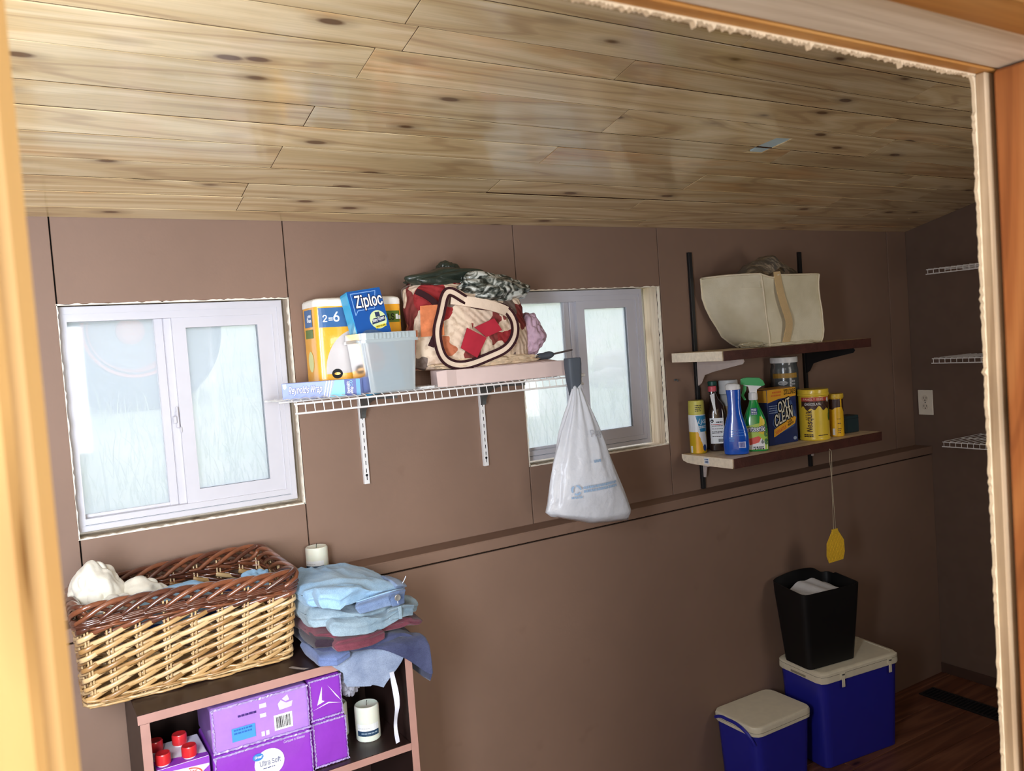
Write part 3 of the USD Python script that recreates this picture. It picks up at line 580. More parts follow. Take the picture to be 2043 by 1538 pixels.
part('shield', front(flat([(.003, .044), (.014, .044), (.014, .034), (.0085, .028), (.003, .034)]), -.0004), M('shield_pale', (214, 226, 200), .5), rw)

# long pale carton, papers, screwdriver
PINKC = M('pale_pink_card', (214, 192, 186), .7, .2, var=.03)
lb = thing('long_carton', 'long pale pinkish carton lying under the quilted tote on the wire shelf', 'box', (.962, -.288, SZ), 1.5)
part('carton', cbox(.03, .435, 0, .16, 0, .048, .0015), PINKC, lb)
part('end_flap', sheet(np.array([[(-.034, -.006, .003), (-.004, -.008, .001)], [(-.036, -.006, .046), (-.004, -.008, .050)]]), .0015), PINKC, lb)
part('end_flap', sheet(np.array([[(-.004, -.008, .001), (.031, .0, .0005)], [(-.004, -.008, .050), (.031, .0, .0475)]]), .0015), PINKC, lb)
part('lid_flap', sheet(np.array([[(.10, .0, .049), (.40, .0, .049)], [(.10, .05, .052), (.40, .05, .054)]]), .0012), PINKC, lb)
single('paper_stack', cat([cbox(.885, .93, -.27, -.10, SZ + .0003 + .0024 * i, SZ + .0022 + .0024 * i, .0003) for i in range(3)]), PAPER, 'thin stack of white papers between the clear tub and the long pale carton', 'papers')
sd = thing('screwdriver', 'screwdriver with a grey handle lying on top of the long pale carton', 'screwdriver', (0, 0, 0))
d0, d1 = np.array([1.335, -.20, 1.6975]), np.array([1.478, -.20, 1.7145]); dd = d1 - d0
part('handle', tube([d0 + dd * t for t in np.linspace(0, .46, 12)], [.006, .0115, .0125, .0125, .0115, .0115, .0125, .0125, .0125, .0118, .0095, .006], 10), M('grey_handle', (74, 82, 92), .5), sd, smooth=40)
part('shaft', tube([d0 + dd * t for t in (.45, .9, 1.0)], [.0032, .0032, .0028], 8), M('shaft_steel', (120, 110, 110), .4, .5, .7), sd, smooth=40)

# quilted tote with a dark crumpled sack on it
def quilt_mat():
    n = {'tc': ('texture_coordinate', {}), 'dn': ('noise_texture', {'scale': 9.0, 'detail': 2.0}), 'ad': ('vector_math', {'math_type': 'multiply_add', 'vector2': (.05, .05, .05)}),
         'v': ('voronoi_texture', {'scale': 13.5, 'metric': 'manhattan', 'randomness': .75}), 's': ('separate_color', {}),
         'r': ('rgb_ramp', {'ramp': [(0, lin((222, 200, 176))), (.34, lin((226, 204, 180))), (.341, lin((150, 48, 50))), (.50, lin((160, 56, 54))), (.501, lin((186, 110, 78))), (.62, lin((190, 116, 84))), (.621, lin((214, 190, 168))), (.78, lin((206, 180, 160))), (.781, lin((120, 104, 96))), (.9, lin((126, 104, 94))), (.901, lin((128, 60, 56))), (1, lin((140, 66, 60)))], 'interpolate': False}),
         'f': ('noise_texture', {'scale': 70.0, 'detail': 3.0}), 'fr': ('rgb_ramp', {'ramp': [(.35, (.62, .52, .45)), (.5, (1, 1, 1))]}), 'mx': ('mix_color', {'blend_type': 'multiply', 'fac': .5}),
         'w': ('wave_texture', {'scale': 22.0, 'distortion': 6.0, 'detail': 1.0, 'bands_direction': 'diagonal'}), 'b': ('bump', {'strength': .5, 'distance': .004}), 'p': ('principled_bsdf', {'roughness': .85, 'specular_ior_level': .15})}
    l = [('tc.object', 'dn.vector'), ('dn.color', 'ad.vector1'), ('tc.object', 'ad.vector3'), ('ad.vector', 'v.vector'), ('v.color', 's.color'), ('s.r', 'r.fac'), ('tc.object', 'f.vector'), ('f.fac', 'fr.fac'), ('r.color', 'mx.a'), ('fr.color', 'mx.b'), ('mx.result', 'p.base_color'), ('tc.object', 'w.vector'), ('w.fac', 'b.height'), ('b.normal', 'p.normal')]
    return usdkit.material(stage, '/World/Looks/patchwork_quilting', n, l, 'p.BSDF')
QUILT = quilt_mat(); CREAM = M('cream_cotton', (222, 200, 178), .85, .15, bump=.3); MAROON = M('dark_maroon_binding', (52, 24, 28), .8, .2)
tote = thing('quilted_tote', 'slouching patchwork quilted tote in red, rust and cream on the wire shelf', 'bag', (1.115, -.150, SZ + .050))
prof = [(.0, .175, .080, .00), (.012, .20, .100, .0), (.06, .205, .118, .0), (.12, .198, .118, -.005), (.17, .19, .108, -.012), (.21, .182, .098, -.02), (.245, .17, .080, -.03), (.262, .14, .05, -.04)]
q = bottle(prof, 64, 2.8); q = q.subdivide(); v = q.vertices.copy(); f = meshkit.fbm(v * 14 + 3, 4, 9) - .5; rad = v * [1, 1, 0]; rad /= np.maximum(np.linalg.norm(rad, axis=1, keepdims=True), 1e-6)
v += rad * (f * .05)[:, None] * np.clip(v[:, 2:] / .05, 0, 1) + np.c_[np.zeros(len(v)), np.zeros(len(v)), (f * .03) * np.clip(v[:, 2] / .1, 0, 1)]
q.vertices = v; part('body', q, QUILT, tote, smooth=True)
part('side_pouch', lump((.205, -.035, .085), (.05, .06, .075), .22, 1.8, 4, 4), M('mauve_quilting', (190, 160, 176), .85, .1, var=.15, bump=.6, bscale=50), tote, smooth=True)
part('base_fold', lump((.02, -.088, .012), (.19, .035, .022), .3, 2.2, 6, 4, .0), M('cream_print_cotton', (214, 190, 160), .85, .1, var=.25, vscale=60, bump=.4), tote, smooth=True)
loop = np.array([(-.150, .262), (-.186, .205), (-.205, .150), (-.200, .105), (-.178, .065), (-.135, .045), (-.08, .048), (-.02, .066), (.025, .085), (.055, .120), (.062, .165), (.045, .200), (-.01, .216), (-.07, .226), (-.115, .246)]) + np.array([.03, -.035])
lp = smooth_path(np.c_[loop[:, 0], -.128 - .012 * np.sin(np.arange(len(loop)) * .9), loop[:, 1]], 90, True)
def band(path, w, th, up=(0, -1, 0), off=0.0):
    P = np.asarray(path); T = np.gradient(P, axis=0); T /= np.linalg.norm(T, axis=1, keepdims=True); S = np.cross(T, np.array(up, float)); S /= np.linalg.norm(S, axis=1, keepdims=True)
    return sheet(np.stack([P + S * (off - w / 2), P + S * off, P + S * (off + w / 2)], 1), th)
lpc = np.vstack([lp, lp[:2]])
part('handle', band(lpc, .020, .004), CREAM, tote, smooth=30)
part('binding', band(lpc + [0, -.0025, 0], .007, .004, off=.010), MAROON, tote, smooth=30); part('binding', band(lpc + [0, -.0025, 0], .007, .004, off=-.011), MAROON, tote, smooth=30)
part('strap', band(smooth_path([(-.20, -.075, .235), (-.165, -.105, .205), (-.15, -.125, .16), (-.172, -.135, .11), (-.19, -.125, .07)], 24), .018, .004), MAROON, tote, smooth=30)
part('flap', band(smooth_path([(-.11, -.118, .205), (-.03, -.132, .19), (.05, -.130, .170), (.09, -.120, .155)], 24), .030, .006), CREAM, tote, smooth=30)
part('leaf_patch', sheet(np.array([[(-.205, -.085, .10), (-.15, -.128, .10)], [(-.20, -.085, .19), (-.145, -.122, .19)]]) + [.0, -.01, 0], .003), M('rust_leaf_cotton', (196, 116, 76), .85, .1, var=.3, vscale=30), tote)
pts = [(-.012, -.140, .085), (-.075, -.140, .118), (-.10, -.138, .06), (-.05, -.142, .028)]
part('red_patch', sheet(np.array([[pts[0], pts[1]], [pts[3], pts[2]]]), .003), M('red_cotton', (168, 44, 58), .85, .1, var=.12), tote)
pts = [(-.012, -.140, .087), (.045, -.138, .105), (.02, -.138, .142), (-.05, -.140, .118)]
part('red_patch', sheet(np.array([[pts[0], pts[1]], [pts[3], pts[2]]]), .003), LOOK['red_cotton'], tote)
SACK = M('dark_green_sack', (44, 52, 44), .3, .5, var=.2, bump=.6, bscale=26)
sk = thing('crumpled_sack', 'dark green and silver crumpled plastic sack stuffed on top of the quilted tote', 'sack', (1.085, -.15, SZ + .318))
part('film', lump((-.01, .0, .0), (.165, .085, .042), .4, 1.1, 3, 5, None, .25), SACK, sk, smooth=True)
part('camouflage_film', lump((.075, -.055, -.032), (.135, .08, .052), .4, 1.3, 8, 5, None, .3), usdkit.material(stage, '/World/Looks/camouflage_film', {'tc': ('texture_coordinate', {}), 'n': ('noise_texture', {'scale': 26.0, 'detail': 3.0, 'distortion': 1.5}),
    'r': ('rgb_ramp', {'ramp': [(.40, lin((30, 36, 32))), (.5, lin((96, 100, 92))), (.6, lin((196, 198, 190)))]}), 'p': ('principled_bsdf', {'roughness': .25}), 'b': ('bump', {'strength': .6, 'distance': .01})}, [('tc.object', 'n.vector'), ('n.fac', 'r.fac'), ('r.color', 'p.base_color'), ('n.fac', 'b.height'), ('b.normal', 'p.normal')], 'p.BSDF'), sk, smooth=True)
part('twist', lump((-.01, .03, .038), (.04, .03, .03), .35, 1.3, 12, 4, None, .3), SACK, sk, smooth=True)
part('tag', cbox(.186, .204, -.06, -.058, -.03, -.012, .0005), M('cream_tag', (216, 204, 160), .6), sk)

# shopping bag hung from the shelf's front corner, with the grey grip that pins it
BAGF = film('white_bag_film', (244, 248, 255), .12, .3, bump=.5, bscale=26, front=.72)
sb = thing('shopping_bag', 'white plastic shopping bag hanging from the right front corner of the wire shelf', 'bag', (1.392, -.335, 1.165))
zs_ = np.linspace(0, .43, 44); rings = []; nb = 90; th = np.linspace(0, 2 * np.pi, nb, endpoint=False)
for z in zs_:
    u = z / .43; a = np.interp(z, [0, .03, .10, .20, .30, .38, .43], [.150, .164, .142, .108, .072, .034, .014]); b = np.interp(z, [0, .02, .10, .25, .38, .43], [.008, .045, .058, .045, .022, .012])
    pl = .10 + .22 * u; nz_ = meshkit.fbm(np.c_[np.cos(th) * 2.2, np.sin(th) * 2.2, np.full(nb, z * 5)], 3, 4) - .5
    k = 1 + pl * .35 * np.cos(th * 11 + 1.5 * np.sin(z * 9)) * u + .45 * nz_ * (.35 + .4 * u)
    cx_ = np.interp(z, [0, .1, .43], [.016, .006, -.006]); sag = .045 * (np.cos(th)) * (1 - min(z / .08, 1)) * -.35
    zz = z + sag * (z < .08) + .03 * np.maximum(-np.cos(th), 0) * (1 - min(z / .1, 1))
    rings.append(np.column_stack([cx_ + a * k * np.cos(th), b * k * np.sin(th) * 1.0, zz]))
part('film', loft(rings), BAGF, sb, smooth=True)
def bagfront(mesh):
    mm = subdiv(mesh, .01); v = mm.vertices; b = np.interp(v[:, 1], [0, .02, .10, .25, .38, .43], [.008, .045, .058, .045, .022, .012]); a = np.interp(v[:, 1], [0, .03, .10, .20, .30, .38, .43], [.150, .164, .142, .108, .072, .034, .014])
    mm = mm.copy(); mm.vertices = np.column_stack([v[:, 0], -b * np.sqrt(np.clip(1 - (v[:, 0] / a) ** 2, .05, 1)) * 1.16 - .004 - v[:, 2], v[:, 1]]); return mm
PALEB = M('faint_blue_print', (150, 178, 208), .6)
arr = []
for k in range(3):
    t = np.linspace(0, 1.5, 8) + k * 2.094
    arr.append(flat(np.vstack([np.c_[-.072 + .016 * np.cos(t), .125 + .016 * np.sin(t)], np.c_[-.072 + .010 * np.cos(t[::-1]), .125 + .010 * np.sin(t[::-1])]])))
part('print', bagfront(cat(arr + [rough_lines(-.05, .085, .126, 2, .011, .007, 3), rough_lines(-.09, -.055, .10, 1, .01, .006, 4), rough_lines(.0, .03, .20, 1, .01, .008, 9)])), PALEB, sb)
part('print', bagfront(txt('Pay', .022, .0, .278, False)), M('faint_grey_print', (176, 180, 190), .6), sb)
part('handle', cat([tube(smooth_path([(-.008, .0, .42), (-.012, .012, .445), (-.004, .03, .468), (.006, .035, .474)], 16), [.009] * 16, 8), tube(smooth_path([(.002, .0, .42), (.014, .012, .445), (.012, .03, .468), (.006, .035, .474)], 16), [.009] * 16, 8)]), BAGF, sb, smooth=True)
gp = thing('grey_grip', 'dark grey tapered grip on the wire shelf corner above the white shopping bag', 'grip', (1.388, -.322, 1.60))
part('cup', bottle([(-.03, .014, .012), (.0, .020, .014), (.028, .0235, .017), (.07, .026, .019), (.088, .0255, .0185), (.0905, .024, .017)], 28, 4.0), M('dark_grey_rubber', (78, 86, 96), .6), gp, smooth=40)
part('pinch', lump((-.002, -.003, -.028), (.019, .017, .03), .25, 2.5, 2, 3), LOOK['dark_grey_rubber'], gp, smooth=True)

# wall hook between the right window and the dark uprights
hk = thing('wall_hook', 'small dark screw hook in the back wall right of the right window', 'hook', (2.108, 0, 1.563))
part('plate', cbox(-.006, .006, -.003, 0, -.004, .004, .001), GREYMETAL, hk); part('hook', tube(smooth_path([(0, -.002, 0), (.0, -.014, -.001), (-.004, -.02, -.006), (-.007, -.018, .002)], 14), .0018, 6), GREYMETAL, hk, smooth=40)

# ---------------------------------------------------------------- board shelves right of the right window
SHELFW = wood('pale_shelf_board', (226, 206, 176), (212, 190, 156), (176, 146, 108), 0, .55, .35, .2, .8, .2)
BARK = M('dark_red_edge', (74, 40, 32), .5, .4, var=.2, vscale=20, bump=.4)
SL_, SU = 1.272, 1.668
for nm, z, x0, x1, lb in (('board_shelf', SL_, 2.105, 2.985, 'lower thick wooden board shelf with dark front edge, holding the cleaning bottles'), ('board_shelf', SU, 2.085, 2.945, 'upper thick wooden board shelf with dark front edge, holding the canvas bag')):
    b = thing(nm, lb, 'shelf', (0, 0, z))
    pr = [(-.0135, -.001), (-.2795, -.001), (-.2795, -.037), (-.10, -.037), (-.045, -.034), (-.020, -.026), (-.0135, -.014)] if z < 1.5 else [(-.0135, 0), (-.2795, 0), (-.2795, -.036), (-.0135, -.036)]
    e = extrude(Polygon(pr).buffer(-.001).buffer(.001), x1 - x0, 'x', x0); part('board', e, SHELFW, b)
    part('end_grain', extrude(Polygon(pr).buffer(-.0008), .0012, 'x', x0 - .0008), M('end_grain', (242, 228, 204), .7, .2, var=.1, vscale=60), b)  # raw end grain made near-white, window light put into its colour
    part('front_edge', cbox(x0 + .004, x1, -.2835, -.2797, -.0375 if z < 1.5 else -.036, -.0005, .001), BARK, b)
    if z < 1.5:
        st = part('price_sticker', place(rect(-.015, -.012, .013, .012), (x0 - .0011, -.150, -.018), (0, -1, 0), (0, 0, 1)), PAPER, b)
        part('price_print', place(cat([rough_lines(-.011, .010, .004, 1, .006, .004, 3), barcode(-.010, -.008, .018, .009, 2)]), (x0 - .0015, -.150, -.018), (0, -1, 0), (0, 0, 1)), M('print_blue_grey', (90, 110, 150), .6), st)
    else:
        for yy in (-.20, -.218, -.245, -.26): part('gouge', place(oval(0, 0, .0035, .0018), (x0 - .0011, yy, -.026), (0, -1, 0), (0, .5, 1)), CHALK, b)
BLK = M('black_shelf_metal', (24, 24, 26), .45, .5); PALEM = M('pale_bracket_metal', (206, 192, 184), .5, .4)
for i, x in enumerate((2.217, 2.868)):
    u = thing('black_upright', ('black shelf upright on the back wall just right of the right window', 'black shelf upright on the back wall rising behind the canvas bag')[i], 'shelf upright', (x, 0, 0))
    part('channel', cat([cbox(-.0085, .0085, -.0125, -.011, LED + .002, 2.06, .0005), cbox(-.0085, -.007, -.012, -.0003, LED + .002, 2.06, .0005), cbox(.007, .0085, -.012, -.0003, LED + .002, 2.06, .0005)]), BLK, u)
    for z, up in ((SL_, 0), (SU, 1)):
        m_ = BLK if (i and up) else PALEM
        b = thing('shelf_bracket', [['pale metal bracket under the left end of the lower board shelf', 'pale metal bracket under the left end of the upper board shelf'], ['pale metal bracket under the right half of the lower board shelf', 'black metal bracket under the right half of the upper board shelf']][i][up], 'bracket', (x, 0, z - .038))
        dep, ht = (.255, .062) if up else (.20, .07)
        if not up: pr = [(-.014, 0), (-.10, 0), (-.10, -.010), (-.032, -.03), (-.024, -ht), (-.014, -ht)]
        else: pr = [(-.014, 0), (-dep, 0), (-dep - .004, -.008), (-dep + .004, -.018), (-.10, -.045), (-.05, -.058), (-.03, -.09), (-.014, -.10)]
        part('web', extrude(Polygon(pr).buffer(-.001).buffer(.001), .005, 'x', -.0025), m_, b)
        part('flange', cbox(-.008, .008, -min(dep, .25), -.014, -.0015 + .0012, .0011, .0004), m_, b)

def facing(name, label, cat_, x, y, rz=-46, z=SL_): return thing(name, label, cat_, (x, y, z), rz)
# lemon spray can
c = facing('aerosol_can', 'yellow-capped aerosol can with white and blue label at the left end of the lower shelf', 'spray can', 2.160, -.052)
YCAP = M('yellow_green_cap', (206, 198, 92), .45); GOLDM = M('yellow_lacquer', (222, 186, 36), .3, .6, .25)
part('body', lathe([(.0, 0), (.030, 0), (.0325, .003), (.0325, .145), (.030, .150), (.0, .150)], 36), GOLDM, c, smooth=40)
part('cap', lathe([(.0, .150), (.031, .150), (.0315, .153), (.0305, .203), (.028, .206), (.0, .206)], 36), YCAP, c, smooth=40)
part('label', wrap(rect(-.075, .085, .08, .1515), .0327, -90), M('label_white', (230, 234, 238), .4), c)
part('label_blue', wrap(flat([(-.004, .148), (.05, .148), (.05, .085), (.012, .085)]), .0327, -90, zoff=.0003), M('label_teal_blue', (40, 130, 176), .4), c)
part('label_swoosh', wrap(flat([(.0, .0845), (.034, .0845), (.05, .02), (.026, .01)]), .0327, -90), PAPER, c)
part('label_orange', wrap(flat([(-.006, .0845), (.003, .0845), (.027, .01), (.012, .003), (-.008, .003)]), .0327, -90), M('label_orange', (240, 176, 40), .4), c)
part('lettering', wrap(cat([txt('Lysol', .019, .002, .118, False, .35, width=.05), rough_lines(.008, .04, .105, 2, .006, .003, 2)]), .0327, -90, zoff=.0007), PAPER, c)
part('label_badge', wrap(oval(.028, .022, .008, .013), .0327, -90, zoff=.0005), M('badge_blue', (34, 66, 130), .4), c)
part('cap_print', wrap(cat([rough_lines(-.004, .022, .186, 4, .007, .0035, 8)]), .0313, -90), M('print_olive', (80, 76, 30), .5), c)
part('code_label', wrap(rect(-.032, .004, -.022, .03), .0327, -90, zoff=.0004), PAPER, c)
# dark bottle with red cap
c = facing('dark_bottle', 'dark bottle with pinkish red cap and white label on the lower shelf', 'bottle', 2.250, -.068, -44)
pf = [(.0, .030, .026), (.004, .034, .029), (.125, .034, .029), (.150, .033, .028, .001), (.180, .026, .023, .003), (.205, .017, .016, -.006), (.228, .012, .012, -.010), (.236, .012, .012, -.010)]
SYR = M('dark_syrup', (40, 26, 26), .12, .6, var=.02, coat=.6)
part('body', bottle(pf, 32, 3.2), SYR, c, smooth=40)
part('cap', lathe([(0, .234), (.0165, .234), (.0165, .252), (.015, .255), (0, .255)], 28, (-.010, 0, 0)), M('red_pink_cap', (196, 74, 88), .45), c, smooth=40)
part('label', onto(rect(-.027, .03, .026, .130), pf, 3.2), M('label_white', (230, 234, 238), .4), c)
part('label_print', onto(cat([rough_lines(-.004, .022, .112, 1, .01, .004, 1), rough_lines(-.02, .022, .098, 3, .011, .0022, 4), barcode(.002, .036, .02, .012, 3), rough_lines(-.02, .02, .07, 2, .014, .003, 9)]), pf, 3.2, .0007), BLACK, c)
part('label_line', onto(rect(-.022, .1045, .022, .1065), pf, 3.2, .0007), M('print_red', (190, 70, 60), .5), c)
part('label_mark', onto(oval(-.018, .119, .006, .006), pf, 3.2, .0007), BLACK, c)
part('neck_tag', sheet(np.array([[(-.020, -.018, .222), (-.003, -.024, .228)], [(-.014, -.026, .185), (-.002, -.030, .175)], [(-.006, -.032, .150), (.001, -.034, .142)]]), .0008), PAPER, c)
# green-capped bottle and white-capped bottle behind
c = thing('green_cap_bottle', 'small dark bottle with dark green cap against the wall behind the red-capped bottle', 'bottle', (2.284, -.022, SL_))
part('body', lathe([(0, 0), (.015, 0), (.0155, .22), (.012, .226), (0, .226)], 24), SYR, c, smooth=40); part('cap', lathe([(0, .227), (.018, .227), (.018, .268), (.016, .271), (0, .271)], 24), M('dark_green_cap', (24, 84, 70), .45), c, smooth=40)
c = thing('white_cap_bottle', 'pale bottle with wide grey-white cap behind the blue bottle', 'bottle', (2.336, -.057, SL_))
part('body', lathe([(0, 0), (.034, 0), (.036, .004), (.036, .20), (.033, .215), (0, .216)], 32), M('pale_grey_plastic', (180, 180, 178), .4), c, smooth=40)
part('cap', lathe([(0, .217), (.037, .217), (.038, .22), (.0375, .268), (.035, .272), (0, .272)], 32), M('grey_white_cap', (212, 214, 214), .4), c, smooth=40)
part('label', wrap(rect(-.05, .10, .05, .17), .0362, -140), M('label_tan', (168, 140, 100), .5), c)
# blue bottle
c = facing('blue_bottle', 'bright blue waisted plastic bottle with white top, foremost on the lower shelf', 'bottle', 2.208, -.205, -46)
pf = [(.0, .040, .024), (.003, .045, .028), (.03, .048, .031), (.07, .0475, .031), (.10, .042, .029), (.13, .033, .025), (.155, .0265, .022), (.19, .024, .021), (.22, .0255, .021), (.245, .027, .021, -.001)]
part('body', bottle(pf, 36, 2.7), M('blue_plastic', (16, 84, 190), .16, .6, var=.02, coat=.7), c, smooth=40)
part('cap', bottle([(.2455, .027, .021, -.001), (.250, .028, .021, -.001), (.262, .027, .020, -.002), (.268, .020, .016, -.004), (.270, .010, .01, -.006)], 32, 2.6), WHITE, c, smooth=40)
part('code_label', onto(rect(.008, .026, .034, .050), pf, 2.7), M('label_lilac', (190, 196, 232), .5), c)
part('code_print', onto(barcode(.011, .029, .019, .018, 4), pf, 2.7, .0008), M('print_blue_ink', (50, 60, 150), .5), c)
part('print', onto(cat([rough_lines(-.02, .034, .092, 3, .010, .003, 3), rough_lines(-.025, -.006, .062, 2, .01, .006, 5)]), pf, 2.7), M('print_mid_blue', (70, 130, 214), .5), c)
# green trigger bottle
c = facing('trigger_spray', 'green trigger spray bottle with white and green nozzle behind the blue bottle', 'spray bottle', 2.318, -.200, -46)
pf = [(.0, .044, .028), (.004, .0475, .031), (.08, .0475, .031), (.12, .042, .029), (.15, .031, .024), (.175, .020, .018), (.19, .016, .016), (.196, .015, .015)]
part('body', bottle(pf, 36, 3.2), M('green_plastic', (20, 150, 66), .2, .6, var=.03, coat=.6), c, smooth=40)
part('collar', lathe([(0, .196), (.0165, .196), (.0175, .20), (.0165, .222), (.013, .226), (0, .226)], 28), WHITE, c, smooth=40)
nz = extrude(Polygon([(-.012, .222), (.014, .222), (.016, .236), (.032, .246), (.036, .252), (-.03, .262), (-.034, .256), (-.016, .248)]).buffer(-.001).buffer(.001), .020, 'y', -.010)
part('nozzle', nz, WHITE, c)
hd = Polygon([(-.044, .258), (.036, .248), (.046, .252), (.040, .268), (.026, .280), (-.02, .284), (-.043, .280)]).buffer(-.003).buffer(.003)
part('shroud', extrude(hd, .026, 'y', -.013), M('green_shroud', (28, 158, 74), .4), c)
part('trigger', extrude(Polygon([(-.034, .257), (-.022, .254), (-.024, .235), (-.034, .215), (-.026, .198), (-.034, .196), (-.044, .214), (-.036, .24)]).buffer(-.001).buffer(.001), .012, 'y', -.006), M('green_shroud', (28, 158, 74), .4), c)
part('label', onto(flat([(-.046, .006), (.044, .006), (.044, .06), (.03, .11), (-.03, .098), (-.046, .08)]), pf, 3.2), M('label_lime', (176, 206, 80), .4), c)
part('label_yellow', onto(flat([(.012, .07), (.04, .06), (.036, .12), (.02, .135)]), pf, 3.2, .0005), M('label_golden', (222, 196, 60), .4), c)
part('label_white', onto(flat([(-.045, .007), (.043, .007), (.043, .03), (.02, .05), (-.045, .022)]), pf, 3.2, .0006), PAPER, c)
part('label_red', onto(flat([(-.04, .045), (.012, .058), (.02, .05), (.012, .034), (-.03, .022), (-.04, .026)]), pf, 3.2, .0008), M('label_coral', (226, 84, 70), .4), c)
part('label_drop', onto(cat([oval(.025, .035, .005, .006), flat([(.0205, .037), (.0295, .037), (.025, .047)])]), pf, 3.2, .001), M('drop_grey', (120, 124, 120), .5), c)
ft = lambda dx=0, dy=0: txt('fantastik', .018, -.046 + dx, .077 + dy, True, .1, width=.082)
part('lettering_edge', onto(outlined(ft, .0018), pf, 3.2, .0009), M('print_navy', (14, 36, 92), .5), c); part('lettering', onto(ft(), pf, 3.2, .0016), PAPER, c)
part('neck_label', onto(rect(-.012, .140, .012, .166), pf, 3.2), M('neck_blue', (28, 62, 120), .4), c); part('neck_print', onto(rough_lines(-.010, .010, .160, 4, .006, .0026, 2), pf, 3.2, .0007), PAPER, c)
for k, zz in enumerate((.092, .066, .036)): part('seal', onto(oval(.0385, zz, .007, .012), pf, 3.2, .0008), M('seal_green', (70, 120, 60), .5), c)
part('print', onto(cat([rough_lines(-.01, .03, .014, 2, .007, .004, 7)]), pf, 3.2, .001), BLACK, c)
# stain remover box
c = thing('stain_remover_box', 'navy powder carton with yellow top band and slanted white lettering on the lower shelf', 'box', (2.512, -.172, SL_))
NAVY = M('carton_navy', (24, 44, 96), .4, .5, var=.12, vscale=40); GOLD = M('carton_gold', (232, 170, 50), .4)
hw, bh2 = .085, .223
part('carton', cbox(-hw, hw, 0, .09, 0, bh2, .0015), NAVY, c)
part('top_band', front(flat([(-hw + .001, .170), (-.02, .182), (hw - .001, .187), (hw - .001, bh2 - .001), (-hw + .001, bh2 - .001)]), -.0001), GOLD, c)
part('top_face', place(rect(-hw + .002, .002, hw - .002, .088), (0, 0, bh2), (1, 0, 0), (0, 1, 0)), GOLD, c); part('side_band', left_side(rect(-.088, .172, -.002, bh2 - .002), -hw - .0001, 0), GOLD, c)
part('lettering', front(txt('220 LOADS', .020, .012, .197, True, width=.068), -.0005), BLACK, c)
part('band_print', front(cat([rough_lines(-.055, .0, .206, 1, .01, .007, 4), rough_lines(-.062, -.005, .194, 1, .01, .006, 5)]), -.0005), M('print_orange', (222, 116, 48), .5), c)
glow = Polygon([(-.055, .085), (-.03, .15), (.05, .165), (.075, .10), (.06, .07), (-.02, .05)])
part('star_glow', front(flat(glow.buffer(.006)), -.0001), M('carton_steel', (66, 92, 140), .5, var=.15, vscale=40), c)
ox = lambda dx=0, dy=0: cat([txt('OXI', .038, -.028 + dx, .127 + dy, True, .2, width=.072, rot=.24), txt('CLEAN', .042, -.050 + dx, .072 + dy, True, .25, width=.112, rot=.30)])
part('lettering_edge', front(outlined(ox, .0045), -.0004), BLACK, c); part('lettering', front(ox(), -.0012), M('lettering_cream', (228, 222, 200), .5), c)
part('slant_band', front(flat(Polygon([(-.055, .035), (.068, .078), (.075, .098), (.06, .104), (-.052, .060)]).buffer(.003)), -.0005), GOLD, c)
part('band_lettering', front(txt('VERSATILE', .013, -.046, .040, True, .1, width=.066, rot=.34), -.0009), M('print_red_orange', (206, 84, 44), .5), c)
part('band_lettering', front(cat([txt('STAIN', .008, .028, .078, True, width=.026, rot=.34), txt('REMOVER', .008, .028, .067, True, width=.036, rot=.34)]), -.0009), BLACK, c)
part('small_print', front(cat([rough_lines(-.078, -.03, .155, 4, .009, .003, 9)]), -.0005), M('print_steel', (150, 166, 190), .5), c); part('seal', front(oval(.066, .016, .010, .007), -.0005), M('print_steel', (150, 166, 190), .5), c)
# cocoa tub and smaller bottle
YEL = M('cocoa_yellow', (228, 196, 56), .35, .5, var=.03, coat=.3); BRN = M('cocoa_brown', (62, 34, 26), .45)
c = thing('cocoa_tub', 'larger round yellow tub of chocolate drink powder with ridged yellow lid on the lower shelf', 'tub', (2.676, -.192, SL_))
part('body', lathe([(0, 0), (.057, 0), (.0595, .003), (.0595, .008), (.058, .010), (.058, .180), (0, .180)], 44), YEL, c, smooth=40)
part('lid', lathe([(0, .181), (.061, .181), (.062, .184), (.062, .189), (.0605, .191), (.0605, .204), (.058, .207), (0, .207)], 44), YEL, c, smooth=35)
A_ = -128
part('red_band', wrap(rect(-.066, .160, .066, .176), .0582, A_), M('band_red', (176, 52, 48), .45), c)
tt = np.linspace(-.066, .066, 30); drip = np.c_[tt, .130 + .006 * np.sin(tt * 190) + .005 * np.sin(tt * 97 + 1)]
part('brown_band', wrap(flat(np.vstack([drip, [(.066, .160), (-.066, .160)]])), .0582, A_), BRN, c)
part('lettering', wrap(txt('FAMILY SIZE', .0085, -.056, .1638, True, width=.082), .0582, A_, zoff=.0005), M('lettering_pink', (230, 190, 170), .5), c)
part('lettering', wrap(txt('CHOCOLATE', .0085, -.050, .144, True, width=.064), .0582, A_, zoff=.0005), PAPER, c)
part('lettering', wrap(txt('Nesquik', .0225, -.022, .034, True, .12, width=.088, rot=math.pi / 2), .0582, A_, zoff=.0005), BRN, c)
part('small_print', wrap(cat([rough_lines(-.058, -.02, .022, 2, .007, .005, 2), rough_lines(.0, .046, .020, 1, .007, .003, 3), rough_lines(-.047, -.043, .10, 3, .008, .004, 8)]), .0582, A_, zoff=.0005), BRN, c)
part('seal', wrap(oval(.050, .164, .0055, .010), .0582, A_, zoff=.0008), PAPER, c)
part('leaf_print', wrap(cat([oval(.060, .095, .009, .018), oval(.064, .118, .008, .010)]), .0582, A_, zoff=.0005), M('print_leaf_green', (60, 96, 34), .5), c)
c = thing('cocoa_bottle', 'narrower yellow bottle with yellow lid and brown band, right of the yellow tub', 'bottle', (2.797, -.205, SL_))
